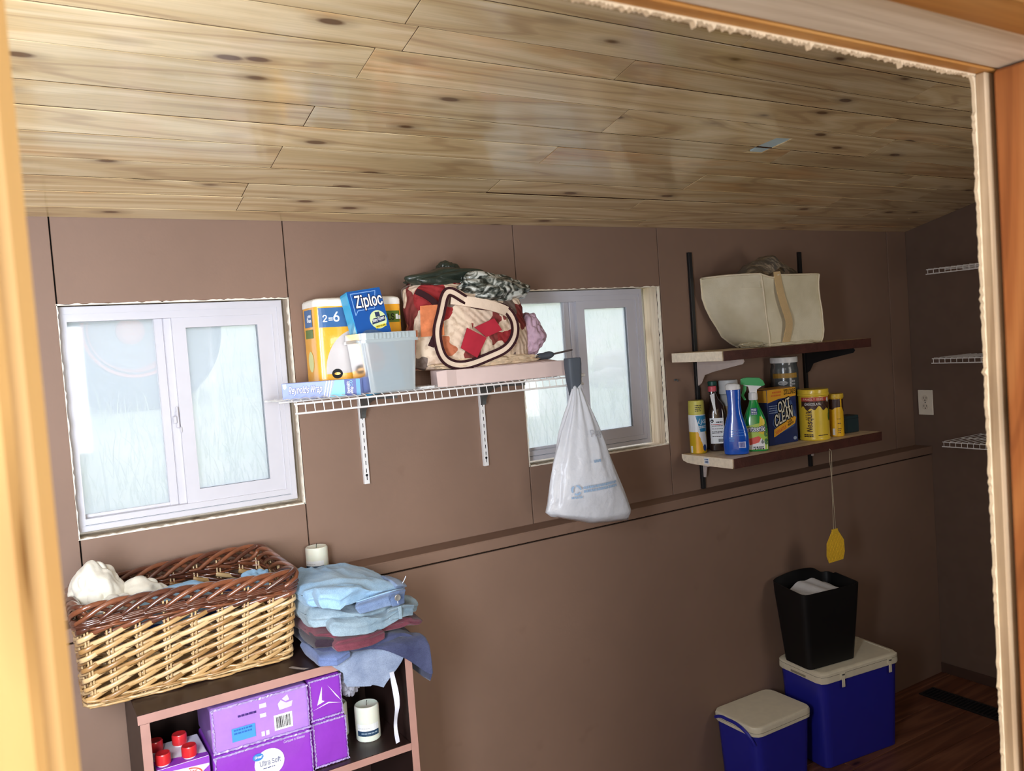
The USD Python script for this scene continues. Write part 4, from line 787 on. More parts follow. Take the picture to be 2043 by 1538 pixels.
part('body', lathe([(0, 0), (.028, 0), (.030, .003), (.030, .158), (0, .158)], 32), M('bottle_amber', (236, 184, 30), .35, .5, coat=.3), c, smooth=40)
part('lid', lathe([(0, .159), (.0325, .159), (.033, .162), (.033, .175), (.031, .177), (0, .177)], 32), M('lid_gold', (214, 176, 50), .4), c, smooth=40)
part('brown_band', wrap(cat([flat([(-.05, .155), (.012, .155), (.012, .122), (-.01, .120), (-.02, .112), (-.05, .118)]), flat([(.019, .155), (.05, .155), (.05, .10), (.03, .104), (.019, .122)])]), .0301, -128), BRN, c)
part('small_print', wrap(cat([rough_lines(-.004, .012, .072, 1, .01, .002, 3), rough_lines(-.002, .012, .052, 1, .01, .004, 5), rough_lines(-.002, .012, .03, 3, .008, .004, 6)]), .0301, -128), M('print_amber_brown', (120, 80, 30), .5), c)
part('code_label', wrap(rect(-.024, .006, -.014, .034), .0301, -128), PAPER, c)
# clear jar behind, dark box at the end
c = thing('glass_jar', 'large clear jar with white lid and gold label standing behind the navy carton', 'jar', (2.664, -.063, SL_))
part('contents', lathe([(0, .004), (.054, .004), (.055, .01), (.055, .24), (0, .245)], 36), M('dark_contents', (58, 54, 52), .6, var=.3, vscale=50), c, smooth=40)
part('glass', lathe([(.0, 0), (.054, 0), (.057, .004), (.057, .29), (.052, .305), (.052, .318), (.050, .318), (.050, .304), (.0555, .288), (.0555, .005), (.0, .003)], 40), film('jar_plastic', (150, 160, 162), .72, .15), c, smooth=40)
part('lid', lathe([(0, .318), (.055, .318), (.056, .32), (.056, .338), (.054, .341), (0, .341)], 40), WHITE, c, smooth=40)
part('label', wrap(rect(-.055, .255, .055, .275), .0573, -138), M('label_old_gold', (170, 130, 50), .5), c)
part('label_print', wrap(cat([oval(-.01, .235, .02, .009), rough_lines(.018, .045, .238, 2, .012, .007, 6)]), .0573, -138), M('print_pale_grey', (180, 180, 180), .5), c)
c = thing('dark_box', 'small dark blue-green carton at the right end of the lower shelf', 'box', (2.915, -.165, SL_), -4)
part('carton', cbox(-.042, .042, -.03, .03, 0, .072, .002), M('dark_teal_card', (30, 50, 54), .5), c); part('lid_seam', cbox(-.0424, .0424, -.0304, .0304, .058, .0592, .0002), BLACK, c)

# canvas bag on the upper shelf
CANVAS = usdkit.material(stage, '/World/Looks/cream_canvas', {'tc': ('texture_coordinate', {}), 'n': ('noise_texture', {'scale': 7.0, 'detail': 4.0}), 'r': ('rgb_ramp', {'ramp': [(.3, lin((206, 196, 164))), (.6, lin((226, 218, 192)))]}),
    'f': ('noise_texture', {'scale': 420.0}), 'b': ('bump', {'strength': .25, 'distance': .002}), 'p': ('principled_bsdf', {'roughness': .85, 'specular_ior_level': .15})}, [('tc.object', 'n.vector'), ('n.fac', 'r.fac'), ('r.color', 'p.base_color'), ('tc.object', 'f.vector'), ('f.fac', 'b.height'), ('b.normal', 'p.normal')], 'p.BSDF')
cb = thing('canvas_bag', 'boxy cream canvas bag with tan strap and piped edges on the upper board shelf', 'bag', (2.50, -.15, SU))
def cring(z):
    u = z / .275
    FL = (np.interp(u, [0, .15, 1], [-.145, -.142, -.178]), -.112 + .004 * math.sin(u * 5)); FR = (np.interp(u, [0, .1, 1], [.168, .176, .152]), -.112)
    BR = (FR[0] + .02, .118); BL = (np.interp(u, [0, .06, .2, .5, .8, 1], [-.06, -.10, -.16, -.215, -.245, -.252]), .118)
    P = []
    for a, b in ((FL, FR), (FR, BR), (BR, BL), (BL, FL)):
        for t in np.linspace(0, 1, 14, endpoint=False): P.append((a[0] + t * (b[0] - a[0]), a[1] + t * (b[1] - a[1])))
    P = np.array(P); n_ = meshkit.fbm(np.c_[P * 9, np.full(len(P), z * 11)], 3, 5) - .5; c0 = P.mean(0); d = P - c0; d /= np.linalg.norm(d, axis=1, keepdims=True)
    P = P + d * (n_ * .022)[:, None]; P[:, 1] = np.minimum(P[:, 1], .13)
    zz = z + (u > .85) * (.010 * np.sin(P[:, 0] * 26 + 1) * (P[:, 0] < -.1) + .008 * (P[:, 1] * 4))
    return np.column_stack([P, zz])
zs2 = [0.002, .006, .02, .05, .09, .13, .17, .21, .245, .27, .275]
rings = [cring(z) for z in zs2]; r0 = rings[0].copy(); r0[:, :2] = r0[:, :2] * .97; top = rings[-1].copy(); c0 = top.mean(0); inn = c0 + (top - c0) * [.97, .95, 1]; low = inn - [0, 0, .05]
part('body', loft([r0] + rings + [inn, low]), CANVAS, cb, smooth=50)
def edge_path(i, off=.003): return np.array([r[i] + np.array([0, -off, 0]) for r in rings])
PIPE = M('cream_piping', (228, 216, 188), .8, .15)
part('piping', tube(edge_path(0), .0034, 8), PIPE, cb, smooth=True); part('piping', tube(edge_path(14), .0034, 8), PIPE, cb, smooth=True); part('piping', tube(edge_path(42, -.001) + [-.002, 0, 0], .0034, 8), PIPE, cb, smooth=True)
part('hem', tube(np.vstack([top, top[:1]]) + [0, -.001, 0], .004, 6), PIPE, cb, smooth=True)
sp = smooth_path([(-.088, -.118, .284), (-.085, -.121, .24), (-.073, -.124, .18), (-.056, -.126, .13), (-.045, -.127, .09), (-.050, -.124, .05), (-.062, -.119, .008)], 30)
part('strap', band(sp, .036, .004), M('tan_webbing', (206, 178, 132), .8, .15, bump=.3, bscale=300), cb, smooth=30)
part('bottom_fold', lump((-.02, -.108, .006), (.17, .020, .010), .35, 2.4, 3, 4, .001), CANVAS, cb, smooth=True)
part('bottom_fold', lump((-.14, -.03, .010), (.06, .07, .013), .4, 2.4, 7, 4, .001), CANVAS, cb, smooth=True)
fg = []
for i, u in enumerate(np.linspace(0, 1, 22)):
    row = []
    for v_ in np.linspace(-1, 1, 26):
        z = .262 + .095 * (1 - abs(v_) ** 2.2) * math.sin(math.pi * (.12 + .76 * u)); x = -.02 + .15 * v_; y = -.06 + .13 * u
        n_ = meshkit.fbm(np.array([[x * 16, y * 16, 2.0]]), 3, 8)[0] - .5; row.append((x + .02 * n_, y, z + .05 * n_))
    fg.append(row)
part('liner', sheet(np.array(fg), .0008), film('clear_bag_film', (214, 206, 196), .8, .2, bump=.6, bscale=30), cb, smooth=True)

# ---------------------------------------------------------------- right wall: outlet, wire shelves, floor grille
ol = thing('wall_outlet', 'ivory double power outlet plate on the dark right wall', 'outlet', (XR, -.069, 1.326))
IV = M('ivory_plastic', (226, 218, 202), .45)
part('plate', cbox(-.006, .0005, -.037, .037, -.0605, .0605, .002), IV, ol)
for s in (-1, 1):
    f = part('receptacle', unman(manifold3d.Manifold.cylinder(.003, .0165, .0165, 24).rotate((0, -90, 0)).translate((-.0055, 0, s * .0195))), M('ivory_face', (216, 206, 188), .4), ol)
    part('slot', cat([box(-.0088, -.0084, -.0075, -.0055, s * .0195 - .001, s * .0195 + .008), box(-.0088, -.0084, .0055, .0075, s * .0195 - .001, s * .0195 + .008)]), BLACK, f); part('slot', unman(manifold3d.Manifold.cylinder(.0006, .0028, .0028, 12).rotate((0, -90, 0)).translate((-.0084, 0, s * .0195 - .008))), BLACK, f)
part('screw', unman(manifold3d.Manifold.cylinder(.0015, .003, .003, 12).rotate((0, -90, 0)).translate((-.006, 0, 0))), GREYMETAL, ol)
for i, (z, y0, lb) in enumerate(((1.948, -.285, 'topmost white wire shelf on the dark right wall'), (1.556, -.292, 'middle white wire shelf on the dark right wall, above the outlet'), (1.188, -.322, 'lowest white wire shelf on the dark right wall, below the outlet'))):
    s = thing('side_wire_shelf', lb, 'shelf', (XR, 0, z)); xf = -.30; y1 = -1.5
    for y in np.arange(y0 - .008, y1, -.026):
        part('deck_wire', tube([(-.003, y, 0), (xf + .006, y, 0), (xf, y, -.006), (xf, y, -.022)], .0014, 5), ENAMEL, s)
    for x, zz in ((-.006, -.003), (-.15, -.003), (xf + .0035, -.0035), (xf - .0015, -.023)): part('rail', tube([(x, y0, zz), (x, y1, zz)], .0026, 6), ENAMEL, s)
    for yy in (y0 - .30, y1 + .1): part('brace', tube([(xf + .01, yy, -.005), (-.004, yy, -.20)], .003, 6), ENAMEL, s)
vg = thing('floor_grille', 'long black floor vent grille by the foot of the right wall', 'vent', (3.395, -.34, 0), 0)
part('frame', cat([cbox(-.055, -.045, -.18, .18, 0, .006, .001), cbox(.045, .055, -.18, .18, 0, .006, .001), cbox(-.045, .045, -.18, -.17, 0, .006, .001), cbox(-.045, .045, .17, .18, 0, .006, .001)]), BLK, vg)
part('tray', box(-.045, .045, -.17, .17, 0, .001), BLACK, vg)
for y in np.arange(-.158, .165, .0175): part('louvre', cbox(-.0445, .0445, y, y + .008, .0012, .0052, .0005), BLK, vg)

# ---------------------------------------------------------------- coolers, waste bin, fly swatter
BLUEC = M('cooler_blue', (38, 40, 150), .35, .5, var=.04); LIDC = M('cooler_lid_cream', (222, 214, 190), .5, .4, var=.05, vscale=30)
def rrect_loft(prof, cx=0, cy_=0, m=56):
    return loft([np.column_stack([ringpoly(a, b, r, m) + [cx, cy_], np.full(m, z)]) for z, a, b, r in prof])
c = thing('large_cooler', 'larger blue cool box with cream lid and two front latches, on the floor', 'cooler', (2.678, -.243, 0), -7.0)
part('body', rrect_loft([(0, .190, .102, .02), (.004, .194, .106, .022), (.345, .206, .117, .024)]), BLUEC, c, smooth=40)
part('lid', rrect_loft([(.346, .206, .117, .025), (.347, .213, .124, .028), (.352, .214, .125, .029), (.382, .213, .124, .028), (.388, .207, .118, .026), (.3885, .196, .108, .022), (.386, .194, .106, .021)]), LIDC, c, smooth=40)
part('lid_seam', rrect_loft([(.372, .2141, .1251, .029), (.3735, .2141, .1251, .029)]), M('cooler_seam', (150, 142, 122), .6), c, smooth=40)
for x in (-.105, .15):
    l = part('latch', cat([cbox(x - .012, x + .012, -.1285, -.1245, .352, .374, .001), cbox(x - .008, x + .008, -.1295, -.1255, .318, .355, .002)]), LIDC, c); part('latch_pin', cbox(x - .006, x + .006, -.1305, -.1283, .366, .371, .0005), GREYMETAL, l)
part('side_grip', cbox(-.217, -.2125, -.04, .04, .352, .360, .001), M('cooler_seam', (150, 142, 122), .6), c)
c = thing('small_cooler', 'smaller blue cool box with cream lid, left of the larger one', 'cooler', (2.263, -.205, 0), -1.0)
part('body', rrect_loft([(0, .135, .096, .03), (.006, .138, .099, .03), (.215, .148, .107, .032), (.235, .150, .109, .032)]), BLUEC, c, smooth=40)
part('lid', rrect_loft([(.2355, .151, .110, .033), (.236, .156, .114, .034), (.262, .157, .115, .034), (.270, .154, .112, .034), (.273, .145, .104, .03)]), LIDC, c, smooth=40)
part('lid_line', rrect_loft([(.2485, .1572, .1152, .034), (.25, .1572, .1152, .034)]), M('cooler_seam', (150, 142, 122), .6), c, smooth=40)
part('carry_handle', cat([tube(smooth_path([(-.152, -.1, .205), (-.1605, -.085, .235), (-.1605, -.02, .262), (-.160, .03, .262)], 18), .0062, 8), tube(smooth_path([(-.160, .03, .262), (-.1605, .06, .262), (-.1605, .09, .25)], 8), .0062, 8)]), BLUEC, c, smooth=40)
bn = thing('waste_bin', 'black plastic waste bin with curved rim standing on the larger cool box', 'bin', (2.585, -.228, .3895), -8.0)
mB = 72; o0, o1 = ringpoly(.121, .073, .02, mB), ringpoly(.148, .092, .022, mB)
def binring(t, k=1.0):
    p = (o0 + (o1 - o0) * t) * k; return p
def rimz(p):
    yb = np.clip((p[:, 1] / .092 + 1) / 2, 0, 1); s = np.abs(p[:, 0]) / .148
    return .302 + .040 * yb * (1 - .55 * s ** 2) - .018 * np.exp(-((p[:, 0] - .12) / .03) ** 2) * (yb > .75) + .004
rings = [np.column_stack([binring(t), np.full(mB, .30 * t)]) for t in (0, .02, .3, .6, .85, .95)]
rt = binring(1.0); rings.append(np.column_stack([rt, rimz(rt)])); ri = binring(1.0, .972); rings.append(np.column_stack([ri, rimz(rt)]))
for t in (.95, .6, .05): rings.append(np.column_stack([binring(t, .97), np.full(mB, .30 * t + .003)]))
part('body', loft(rings), M('black_bin_plastic', (14, 14, 15), .5, .4, var=.02), bn, smooth=40)
lg = []
for u in np.linspace(-1, 1, 20): lg.append([(.115 * u, -.055 + .11 * v_, .272 + .030 * (1 - u * u) * (.3 + v_) + .004 * math.sin(u * 9 + v_ * 5)) for v_ in np.linspace(0, 1, 12)])
part('liner', sheet(np.array(lg), .001), M('bin_liner_white', (206, 206, 206), .5), bn, smooth=True)
fs = thing('fly_swatter', 'yellow plastic fly swatter hanging by its wire handle from the lower board shelf', 'fly swatter', (2.640, -.290, .79))
YS = M('yellow_mesh_plastic', (232, 188, 52), .5)
outl = Polygon([(-.018, .122), (.018, .122), (.052, .078), (.054, .03), (.042, .0), (-.044, .0), (-.056, .03), (-.052, .078)])
bars = []
for k in range(-8, 9):
    for sgn in (1, -1):
        x = k * .018; bars.append(shapely.LineString([(x - .07 * sgn, -.03), (x + .07 * sgn, .16)]).buffer(.0022))
part('paddle', extrude(outl.difference(outl.buffer(-.004)).union(shapely.union_all(bars).intersection(outl)), .003, 'y', -.0015), YS, fs)
part('web', extrude(outl.buffer(-.003), .0008, 'y', -.0003), YS, fs)
part('collar', cbox(-.017, .017, -.003, .003, .110, .130, .001), YS, fs)
WIRE = M('pale_wire', (190, 178, 150), .5, .5, .3)
part('wire_handle', cat([tube(smooth_path([(-.006, 0, .125), (-.004, 0, .25), (-.001, 0, .32), (.004, .0, .38), (.006, 0, .44)], 30), .0011, 5), tube(smooth_path([(.006, 0, .125), (.003, 0, .25), (.001, .001, .32), (-.006, .0, .38), (-.007, 0, .44)], 30), .0011, 5), tube(smooth_path([(.006, 0, .44), (.0, .004, .452), (-.007, 0, .44)], 10), .0011, 5)]), WIRE, fs, smooth=True)

# ---------------------------------------------------------------- bookcase at the left
ESP = M('espresso_laminate', (46, 30, 27), .4, .4, var=.12, vscale=12); EDGE = M('worn_pink_edge', (176, 134, 122), .6, .3, var=.06)
BX0, BX1, BY0, BY1, BT = .063, .726, -.425, -.098, .978
bc = thing('bookcase', 'low dark brown bookcase with worn pinkish front edges under the wicker basket', 'bookcase', (BX0, BY0, 0))
w_, d_ = BX1 - BX0, BY1 - BY0
def bcb(name, x0, x1, y0, y1, z0, z1, mat=ESP): return part(name, cbox(x0, x1, y0, y1, z0, z1, .0012), mat, bc)
bcb('top', -.004, w_ + .004, .0012, d_, BT - .022, BT); bcb('side_panel', 0, .020, .0012, d_, 0, BT - .0225); bcb('side_panel', w_ - .020, w_, .0012, d_, 0, BT - .0225)
for z in (.06, .40, .712): bcb('shelf_board', .0205, w_ - .0205, .0012, d_ - .008, z - .02, z)
bcb('back_panel', .0205, w_ - .0205, d_ - .006, d_, .06, BT - .023)
for args in ((-.004, w_ + .004, BT - .022, BT - .001), (0, .020, 0, BT - .0225), (w_ - .020, w_, 0, BT - .0225), (.0205, w_ - .0205, .692, .711), (.0205, w_ - .0205, .38, .399)):
    part('edge_band', cbox(args[0], args[1], 0, .0011, args[2], args[3], .0003), EDGE, bc, label='pinkish worn edge strip')
part('scuff', place(flat(Polygon([(.352, .05), (.362, .052), (.375, .03), (.392, .012), (.380, .010), (.366, .026)])), (0, 0, BT), (1, 0, 0), (0, 1, 0)), M('scuff_grey', (150, 138, 130), .7), bc)

# purple packs of tissues in film
PUR = M('purple_wrapper', (146, 62, 190), .25, .5, var=.08, vscale=8, bump=.25, bscale=24, coat=.7)
PUR_SHEEN = M('purple_wrapper_sheen', (172, 126, 208), .25, .5, var=.12, vscale=8, bump=.25, bscale=24, coat=.7)  # paler copy of the purple, the film sheen put into the colour
FILMW = M('clear_film_edge', (172, 150, 204), .25, .5, var=.2, vscale=60, bump=.8, bscale=90, coat=.5)
def pack(name, label, x, y, z, wd, dp, ht, rz, mat):
    p = thing(name, label, 'tissue pack', (x, y, z), rz)
    q = rounded(wd, dp, ht, .008, 12, (wd / 2, dp / 2, ht / 2)).subdivide().subdivide(); v = q.vertices.copy(); n_ = meshkit.fbm(v * 22 + x * 9, 3, 4) - .5; v += (n_ * .004)[:, None] * np.array([0, 1, .5]); q.vertices = v
    part('wrapper', q, mat, p, smooth=40)
    sm = []
    for k, (zz, dd) in enumerate(((ht - .004, .0), (.004, .0))):
        t = np.linspace(0, wd, 60); r = np.random.default_rng(int(x * 1000) + k); sm.append(sheet(np.stack([np.c_[t, -.0022 - .002 * r.random(60), zz - .003 + .002 * r.random(60)], np.c_[t, -.0022 - .002 * r.random(60), zz + .0015 + .002 * r.random(60)]], 1), .0008))
        part('film_seam', sm[-1], FILMW, p, smooth=30)
    t = np.linspace(.006, ht - .006, 30); r = np.random.default_rng(int(x * 777))
    part('film_seam', sheet(np.stack([np.c_[.001 + .004 * r.random(30), np.full(30, -.0026), t], np.c_[.004 + .004 * r.random(30), np.full(30, -.003), t]], 1), .0008), FILMW, p, smooth=30)
    part('film_seam', sheet(np.stack([np.c_[wd - .001 - .003 * r.random(30), np.full(30, -.0026), t], np.c_[wd - .0035 - .003 * r.random(30), np.full(30, -.003), t]], 1), .0008), FILMW, p, smooth=30)
    return p
PY = -.408
p = pack('tissue_pack', 'upper left purple film-wrapped tissue pack, printed with blue panel and barcode', .214, PY, .8285, .234, .20, .112, -1, PUR_SHEEN)
F_ = lambda mm: front(mm, -.0016)
part('blue_panel', F_(rect(.045, .020, .100, .052)), M('panel_blue', (70, 150, 222), .4), p); part('panel_print', F_(place(rough_lines(.05, .095, .045, 2, .008, .004, 4), (0, 0, .0004), (1, 0, 0), (0, 1, 0))), M('panel_print_blue', (40, 100, 180), .5), p)
part('barcode_label', F_(rect(.145, .018, .190, .056)), PAPER, p); part('barcode', F_(place(barcode(.150, .023, .034, .028, 7), (0, 0, .0004), (1, 0, 0), (0, 1, 0))), BLACK, p)
part('tissue_emblem', F_(cat([flat([(.160, .066), (.190, .068), (.194, .082), (.178, .080), (.165, .090), (.157, .082)]), flat([(.168, .092), (.176, .084), (.186, .086), (.182, .100)])])), M('emblem_lilac', (216, 200, 236), .5), p)
part('print', F_(cat([rough_lines(.062, .105, .076, 1, .01, .005, 5)])), M('print_dark_violet', (60, 30, 110), .5), p)
for rc in ((.113, .083, .130, .094), (.113, .060, .128, .070), (.113, .014, .121, .026), (.124, .014, .132, .026)): part('mark', F_(rect(*rc)), M('emblem_lilac', (216, 200, 236), .5), p)
p = pack('tissue_pack', 'lower left purple film-wrapped tissue pack with white oval and grey lettering', .212, PY, .7125, .236, .20, .114, -1, PUR)
part('oval_label', F_(cat([oval(.128, .062, .036, .034)])), PAPER, p)
F2 = lambda mm: front(mm, -.0022)
part('lettering', F2(txt('Ultra Soft', .0125, .104, .058, False, width=.05)), M('lettering_slate', (70, 74, 120), .5), p); part('small_print', F2(rough_lines(.112, .14, .050, 1, .01, .002, 2)), M('lettering_slate', (70, 74, 120), .5), p)
part('brand_badge', F2(oval(.102, .083, .013, .009)), M('badge_sky', (60, 130, 200), .5), p); part('badge_lettering', front(txt('Great', .006, .093, .0805, True, .15, width=.018), -.0027), PAPER, p)
part('count_badge', F2(oval(.112, .030, .012, .012)), M('badge_navy', (30, 40, 110), .5), p)
part('lettering', F_(txt('Compare to Kleenex', .006, .165, .098, False, .2, width=.052)), M('lettering_pale_lilac', (222, 206, 240), .5), p)
p = pack('tissue_pack', 'lower right purple film-wrapped tissue pack, plain and shiny, beside the candles', .452, -.398, .7125, .092, .21, .118, 0, PUR)
p = pack('tissue_pack', 'upper right purple film-wrapped tissue pack with glints painted along its creases under the draped trousers', .452, -.396, .8315, .088, .20, .108, 1, PUR)
part('crease', F_(cat([flat([(.010, .030), (.050, .038), (.086, .030), (.05, .0415)]), flat([(.020, .040), (.036, .085), (.033, .050), (.040, .046)]), flat([(.05, .085), (.075, .05), (.084, .035), (.07, .052)])])), M('film_glint', (236, 228, 246), .15, .8), p)  # pale slivers painted on as glints of the shiny film
# candles
WAX = M('ivory_wax', (238, 234, 216), .45, .5, var=.02, sub=.25); NAVYL = M('candle_label_navy', (40, 66, 92), .45)
def candle(label, x, y, z, r, h, a=-90):
    c = thing('candle', label, 'candle', (x, y, z)); hull = lathe([(0, 0), (r - .002, 0), (r, .003), (r, h - .004), (r - .003, h), (r * .7, h - .003), (0, h - .005)], 40)
    part('wax', hull, WAX, c, smooth=40); part('wick', tube([(0, 0, h - .006), (.001, 0, h + .004), (.003, 0, h + .009)], .0009, 6), BLACK, c)
    lw = r * .95
    part('label', wrap(rect(-lw, h * .18, lw, h * .52), r + .0001, a), PAPER, c); part('label_band', wrap(rect(-lw, h * .18, lw, h * .33), r + .0001, a, zoff=.0004), NAVYL, c)
    part('label_print', wrap(cat([rough_lines(-lw * .9, lw * .2, h * .40, 1, .004, .0015, 4)]), r + .0001, a, zoff=.0004), M('print_pale_grey', (180, 180, 180), .5), c); part('label_print', wrap(rough_lines(-lw * .6, lw * .8, h * .245, 1, .004, .003, 5), r + .0001, a, zoff=.0008), M('print_pale_slate', (150, 168, 184), .5), c)
candle('ivory pillar candle with navy banded label on the wall ledge', .612, -.046, LED, .0325, .0775, -128)
candle('ivory pillar candle with navy banded label inside the bookcase, in front', .628, -.320, .7125, .033, .093, -110)
candle('ivory pillar candle half hidden behind another inside the bookcase', .566, -.250, .7125, .030, .090, -110)
single('wrap_scrap', lump((.578, -.345, .90), (.034, .04, .045), .35, 2.2, 9, 4), film('crumpled_clear_wrap', (224, 226, 240), .25, .2, bump=.6, bscale=40), 'crumpled white plastic wrapping hanging above the candles in the bookcase', 'wrapping', smooth=True)
# shake carton with four red-capped bottles
pc = thing('shake_carton', 'white and purple drinks carton at the lower left of the bookcase', 'carton', (.090, -.405, .7125), 0)
part('carton', cbox(0, .115, 0, .14, 0, .122, .002), M('carton_white', (232, 230, 236), .4), pc)
part('purple_band', front(cat([flat([(.0, .121), (.115, .121), (.115, .104), (.02, .112), (.0, .100)])]), -.0002), PUR, pc); part('purple_band', front(cat([flat([(.1, .09), (.115, .1), (.115, .0), (.085, .0)]), flat([(0, .098), (.012, .06), (0, .03)])]), -.0002), PUR, pc)
part('top_print', place(cat([flat([(.0, .0), (.115, .0), (.115, .02), (.0, .05)])]), (0, 0, .1221), (1, 0, 0), (0, 1, 0)), PUR, pc)
part('lettering', front(cat([txt('Premier', .0125, .034, .088, True, .15, width=.05)]), -.0006), M('lettering_red_orange', (222, 92, 70), .5), pc); part('lettering', front(txt('Protein', .0115, .038, .070, False, .1, width=.046), -.0006), M('lettering_grey_violet', (130, 120, 150), .5), pc)
t = np.linspace(-.3, 1.5, 14); part('swoosh', front(flat(np.vstack([np.c_[.066 + .032 * np.cos(t), .088 + .018 * np.sin(t)], np.c_[.066 + .029 * np.cos(t[::-1]), .087 + .016 * np.sin(t[::-1])]])), -.0006), M('lettering_red_orange', (222, 92, 70), .5), pc)
REDC = M('red_cap', (206, 40, 44), .35, .5, coat=.3)
for i, (x, y, lb) in enumerate(((.104, -.300, 'red bottle cap showing above the drinks carton, back left'), (.1085, -.382, 'red bottle cap showing above the drinks carton, front left'), (.158, -.300, 'red bottle cap showing above the drinks carton, back right'), (.166, -.382, 'red bottle cap showing above the drinks carton, front right'))):
    b = thing('shake_bottle', lb, 'bottle', (x, y, .8348))
    part('neck', lathe([(0, 0), (.0135, 0), (.0125, .003), (.0, .0032)], 24), M('bottle_white', (226, 224, 230), .4), b, smooth=40)
    part('cap', lathe([(0, .0034), (.0165, .0034), (.0172, .005), (.0172, .024), (.0155, .0275), (.012, .027), (0, .0265)], 28), REDC, b, smooth=35)

# ---------------------------------------------------------------- wicker basket
def wick(name, a, b, rough, coat): return M(name, a, rough, .5, var=b, vscale=30, coat=coat)
HON = [wick('honey_cane', (190, 152, 100), .12, .35, .3), wick('pale_cane', (208, 176, 128), .1, .35, .3), wick('deep_cane', (160, 120, 72), .12, .35, .3)]
RIMC = [wick('brown_cane', (120, 70, 46), .2, .25, .6), wick('dark_cane', (86, 48, 34), .2, .25, .6)]
bk = thing('wicker_basket', 'large rectangular honey wicker basket with dark braided rim on top of the bookcase', 'basket', (.208, -.205, BT + .001))
BH = .235; NS = 24
cb_ = np.array([(-.236, -.108), (.231, -.110), (.229, .098), (-.233, .098)]); ct_ = np.array([(-.247, -.150), (.248, -.168), (.246, .160), (-.243, .150)])
cnt = [8, 4, 8, 4]
def corner_pts(c, s):
    """point on the rounded rectangle through corners c at stake coordinate s"""
    s = s % NS; k = 0
    while s >= cnt[k]: s -= cnt[k]; k += 1
    return c[k] + (c[(k + 1) % 4] - c[k]) * (s / cnt[k])
def bpt(s, z, off=0.0):
    t = np.clip(z / BH, -.05, 1.1); t = t ** .9 if t > 0 else t
    def P(q): return corner_pts(cb_, q) * (1 - t) + corner_pts(ct_, q) * t
    e = .35; p = (P(s - e) + 2 * P(s) + P(s + e)) / 4; d = P(s + e) - P(s - e); d /= np.linalg.norm(d); n = np.array([d[1], -d[0]])
    p = p + n * off; zz = z + .012 * math.sin(s / NS * 2 * math.pi * 2 + .6) * max(t, 0) * .5
    return np.array([p[0], p[1], zz])
rb = random.Random(11)
for j in range(NS):
    s = j + (.22 if j in (0, 8, 12, 20) else 0)
    for dx in (-.07, .07): part('stake', tube([bpt(s + dx, z) for z in np.linspace(.004, BH - .012, 9)], .0024, 6), HON[1], bk, smooth=True)
    for k in range(8):
        z0 = .016 + k * .0235 + rb.uniform(-.002, .002); top_ = z0 + .02 > BH - .055
        mat_ = RIMC[rb.randint(0, 1)] if z0 > BH - .066 else HON[rb.choice((0, 0, 1, 1, 2))]
        pth = []
        for q in np.linspace(-.12, 2.15, 17):
            zz = z0 + .019 * q - .010; a = -math.cos(math.pi * q) * .0068
            pth.append(bpt(j + q, min(zz, BH - .02), a))
        part('weaver', tube(pth, .0062 + rb.uniform(-.0008, .0006), 6, flat=.42, upd=(0, 0, 1)), mat_, bk, smooth=True)
for k in range(4):          # close rows at the foot and the head
    for z, ms in ((.004 + .0058 * k, HON[k % 3]), (BH - .044 + .0062 * k, RIMC[k % 2])):
        part('row', tube([bpt(q, z + .0015 * math.sin(q * 2.1 + k), (.0048 if (int(round(q)) + k) % 2 else -.002) + .003) for q in np.linspace(0, NS, 121)[:-1]], .0034, 6, closed=True), ms, bk, smooth=True)
for j in range(32):     # braided border: each rod leans over its neighbours
    s0 = j * .75; pth = []
    for u in np.linspace(0, 1, 16):
        z = BH - .026 + .036 * math.sin(math.pi * min(u * 1.15, 1)) * .95; off = .010 - .0225 * (.5 - .5 * math.cos(math.pi * np.clip(u * 1.2, 0, 1)))
        pth.append(bpt(s0 + 3.3 * u, z + .004 * u, off))
    part('rim_rod', tube(pth, np.interp(np.linspace(0, 1, 16), [0, .2, .8, 1], [.005, .0066, .006, .003]), 7), RIMC[rb.choice((0, 0, 1))], bk, smooth=True)
    if True:
        pth = [bpt(s0 + 2.2 * u, BH - .034 + .012 * u, .0095 - .004 * u) for u in np.linspace(0, 1, 9)]; part('rim_rod', tube(pth, .0042, 6), RIMC[1], bk, smooth=True)
part('base', cat([tube([(cb_[0][0] + .01, y, .004), (cb_[1][0] - .01, y, .004)], .004, 6) for y in np.linspace(-.10, .09, 20)]), HON[2], bk, kind='stuff')
CLW = M('cream_cloth', (218, 212, 196), .9, .1, sheen=.2, bump=.2, bscale=120); CLB = M('pale_blue_cloth', (150, 190, 224), .9, .1, bump=.2, bscale=120); CLD = M('navy_cloth', (34, 50, 96), .9, .1)
bz_ = BT + BH
single('crumpled_cloth', lump((.016, -.20, bz_ + .010), (.058, .07, .078), .42, .95, 4, 5, None, .35), CLW, 'larger crumpled cream cloth poking highest out of the left end of the wicker basket', 'cloth', smooth=True)
single('crumpled_cloth', lump((.118, -.20, bz_ - .03), (.065, .07, .055), .38, 1.0, 8, 5, None, .3), CLW, 'smaller crumpled cream cloth in the wicker basket, right of the larger one', 'cloth', smooth=True)
single('crumpled_cloth', lump((.045, -.275, bz_ - .028), (.05, .05, .04), .36, 1.1, 13, 5, None, .3), M('off_white_cloth', (226, 224, 216), .9, .1), 'small off-white cloth just inside the front left rim of the wicker basket', 'cloth', smooth=True)
single('blue_cloth', lump((.185, -.24, bz_ - .05), (.115, .075, .048), .28, 1.1, 5, 5, None, .3), CLB, 'pale blue crumpled cloth inside the wicker basket', 'cloth', smooth=True)
